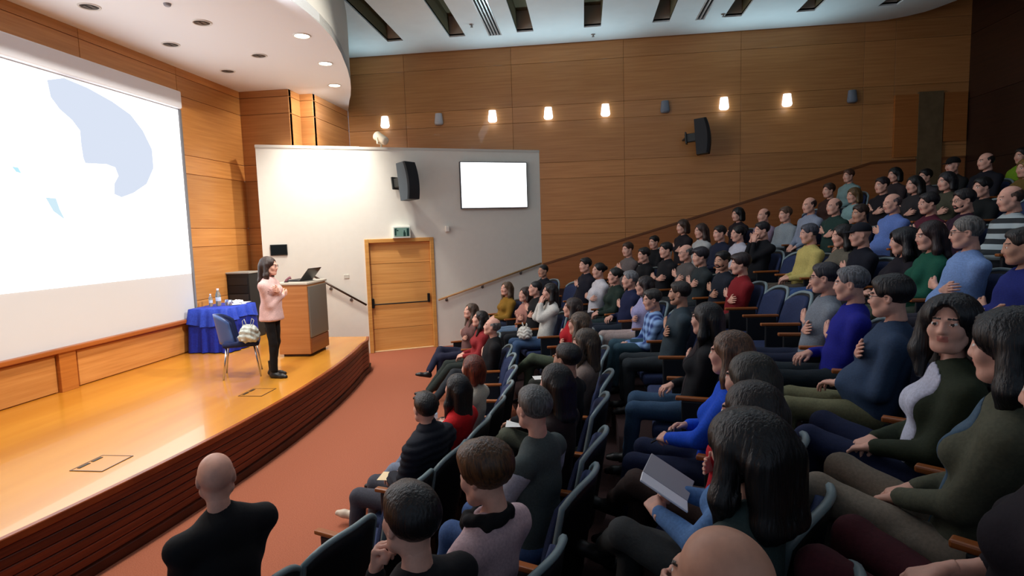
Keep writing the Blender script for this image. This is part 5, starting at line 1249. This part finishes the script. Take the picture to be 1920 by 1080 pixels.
b = empty('papers', (-6.05, 9.58, tt), .5, 'crumpled white papers lying on the blue table', 'papers')
for k, (x, y, r) in enumerate(((0, 0, .3), (.06, .10, -.4), (-.05, -.12, .1))):
    MB().box((-.10, -.14, .004*k), (.10, .14, .004*k+.002), 0, Matrix.Translation((x, y, 0)) @ Matrix.Rotation(r, 4, 'Z')).build('sheet', plain((236, 238, 244), .6), b)
f_ = Fld((-.12, -.1, -.01), (.12, .1, .12), .009); f_.ell((0, 0, .03), (.09, .07, .035), 0); f_.noise(.012, 60, 1); V, Q = f_.mesh(); mk('crumpled_napkin', V, Q, plain((240, 240, 244), .7), b, True)

# ------------------------------------------------------------------ equipment rack
t = empty('equipment_rack', (-6.40, 10.40, SZ), 0, 'black equipment rack with a pale top against the stage wall', 'rack')
MB().rbox((-.22, -.22, .0), (.22, .22, 1.22), .006, 1).build('housing', plain((22, 20, 20), .5), t)
MB().rbox((-.23, -.24, 1.22), (.24, .24, 1.25), .006, 1).build('top', plain((150, 146, 138), .5), t)
for k in range(7): MB().rbox((-.19, -.232, .08+.155*k), (.19, -.218, .215+.155*k), .004, 1).build('rack_unit', plain(((40, 38, 38), (56, 54, 52), (30, 30, 32))[k % 3], .4, .3), t)

# ------------------------------------------------------------------ plastic bag
def bag(name, loc, size, lab, col, rz=0, seed=1):
    t = empty(name, loc, rz, lab, 'bag'); sx_, sy_, sz_ = size
    f = Fld((-sx_, -sy_, -.02), (sx_, sy_, sz_*1.5), sz_/28)
    f.ell((0, 0, sz_*.42), (sx_*.62, sy_*.62, sz_*.46), 0); f.ell((0, 0, sz_*.2), (sx_*.66, sy_*.6, sz_*.22), .04); f.half((0, 0, 0), (0, 0, -1), .01); f.noise(sz_*.035, 14/sz_, seed)
    V, Q = f.mesh(); mk('pouch', V, Q, noisy(col, None, 18, .4, .5, name='plastic_film', lo=.2, hi=.6), t, True)
    for s in (-1, 1): MB().tube([(s*sx_*.28-.05*sx_, 0, sz_*.75), (s*sx_*.34, .02*s, sz_*1.05), (s*sx_*.22, .02*s, sz_*1.15), (s*sx_*.10, 0, sz_*.78)], sz_*.035, 6, 0, True, .4).build('handle', plain(col, .5), t, True)
_b = atz(468, 640, SZ+.50)
bag('plastic_bag', (_b[0], _b[1], SZ+.495), (.20, .17, .27), 'white plastic shopping bag standing on the seat of the blue chair', (196, 204, 196), .3, 2)
q = MB()
# ------------------------------------------------------------------ blue chair on the stage
t = empty('stage_chair', (-4.70, 7.44, SZ), math.radians(-62), 'blue upholstered chair with chrome legs on the stage', 'chair')
v = []; f = []; nu, nv = 14, 9
def bk(u, t_, off):
    a = u*.95; rad = .235+.01*t_; return (math.sin(a)*rad*1.02, -.20-.06*t_-(math.cos(a)-1)*.20*-1*-1+(1-math.cos(a))*.22-off+.0, .46+(.40-.10*abs(u)**3)*t_)
for off in (0, .035):
    for j in range(nv+1):
        for i in range(nu+1): v.append(bk(-1+2*i/nu, j/nv, off))
m = (nu+1)*(nv+1)
for j in range(nv):
    for i in range(nu): a = j*(nu+1)+i; f.append((a, a+nu+1, a+nu+2, a+1)); f.append((m+a, m+a+1, m+a+nu+2, m+a+nu+1))
for i in range(nu): f.append((i, i+1, m+i+1, m+i)); a = nv*(nu+1)+i; f.append((a+1, a, m+a, m+a+1))
for j in range(nv): a = j*(nu+1); f.append((a+nu+1, a, m+a, m+a+nu+1)); a += nu; f.append((a, a+nu+1, m+a+nu+1, m+a))
M_ch = noisy((30, 42, 84), (24, 34, 70), 120, .8, .3, name='chair_fabric')
mk('backrest', v, f, M_ch, t, True)
mk('back_shell', [(x*1.03, y-.03, .44+(z-.44)*1.02) for x, y, z in v], f, plain((70, 96, 150), .35), t, True)
MB().rbox((-.24, -.22, .42), (.24, .24, .50), .035, 3).build('seat', M_ch, t, True)
for s in (-1, 1):
    for r in (-1, 1): MB().tube([(s*.19, r*.17, .43), (s*.23, r*.23, 0)], .011, 8).build('leg', M_chrome, t, True)
MB().tube([(-.19, -.17, .425), (.19, -.17, .425), (.19, .17, .425), (-.19, .17, .425), (-.19, -.17, .425)], .010, 6).build('seat_frame', M_chrome, t)

# ------------------------------------------------------------------ things people hold
def in_hand(lab, off):
    root, J, rz, base = PEOPLE[lab]; c, s = math.cos(rz), math.sin(rz); p = off(J)
    return (base[0]+c*p[0]-s*p[1], base[1]+s*p[0]+c*p[1], base[2]+p[2]), rz
def held(key): return [k for k in PEOPLE if key in k][0]
def phone(key, label, tilt=-35):
    k = held(key); loc, rz = in_hand(k, lambda J: J['W0']+J['hf0']*.09+J['hb0']*-.025+np.array((0, .0, .015)))
    t = empty('phone', loc, rz, label, 'phone'); Mx = Matrix.Rotation(math.radians(tilt), 4, 'X')
    MB().rbox((-.036, -.075, -.004), (.036, .075, .004), .003, 2, 0, Mx).build('case', plain((18, 18, 22), .3), t)
    MB().box((-.032, -.068, .004), (.032, .068, .005), 0, Mx).build('screen', plain((40, 44, 60), .1), t)
phone('bright blue sweater', 'dark phone held by the woman in the bright blue sweater'); phone('bottom edge in grey', 'black phone in the hand of the bald man at the bottom edge')
k = held('zebra'); loc, rz = in_hand(k, lambda J: (J['W0']+J['W1'])/2+np.array((.0, .02, .06)))
t = empty('booklet', loc, rz+.25, 'open white booklet held by the woman in the denim jacket', 'book')
Mx = Matrix.Rotation(math.radians(30), 4, 'X')
MB().rbox((-.15, -.105, -.004), (-.002, .105, .004), .002, 1, 0, Mx @ Matrix.Rotation(math.radians(12), 4, 'Y')).build('left_page', plain((232, 232, 240), .6), t)
MB().rbox((.002, -.105, -.004), (.15, .105, .004), .002, 1, 0, Mx @ Matrix.Rotation(math.radians(-12), 4, 'Y')).build('right_page', plain((170, 168, 176), .6), t)
k = held('cream jacket'); loc, rz = in_hand(k, lambda J: J['W0']+J['hf0']*.09+np.array((0, .03, -.04)))
bottle(loc[0], loc[1], loc[2], 'small water bottle held by the red haired woman', .9, (120, 170, 220))
k = held('white bag'); loc, rz = in_hand(k, lambda J: np.array((-.05, .30, .60)))
bag('handbag', loc, (.22, .17, .20), 'soft white handbag on the lap of the woman in the white sweater', (220, 216, 206), rz, 3)
def paper(key, label, off, col=(228, 228, 224)):
    k = held(key); loc, rz = in_hand(k, lambda J: np.array(off)); t = empty('paper_sheet', loc, rz, label, 'paper')
    MB().box((-.075, -.11, -.001), (.075, .11, .001), 0, Matrix.Rotation(.2, 4, 'Z')).build('sheet', plain(col, .6), t); MB().box((-.06, -.09, .001), (.06, .0, .0016), 0, Matrix.Rotation(.2, 4, 'Z')).build('print', plain((190, 190, 190), .6), t)
paper('black shirt with grey green', 'white paper beside the black shirt man', (-.10, .30, .72)); paper('cream blouse', 'folded white leaflet on the lap of the cream blouse woman', (-.02, .33, .63)); paper('puffer', 'cream envelope on the lap of the puffer jacket man', (.0, .20, .655), (240, 214, 170))
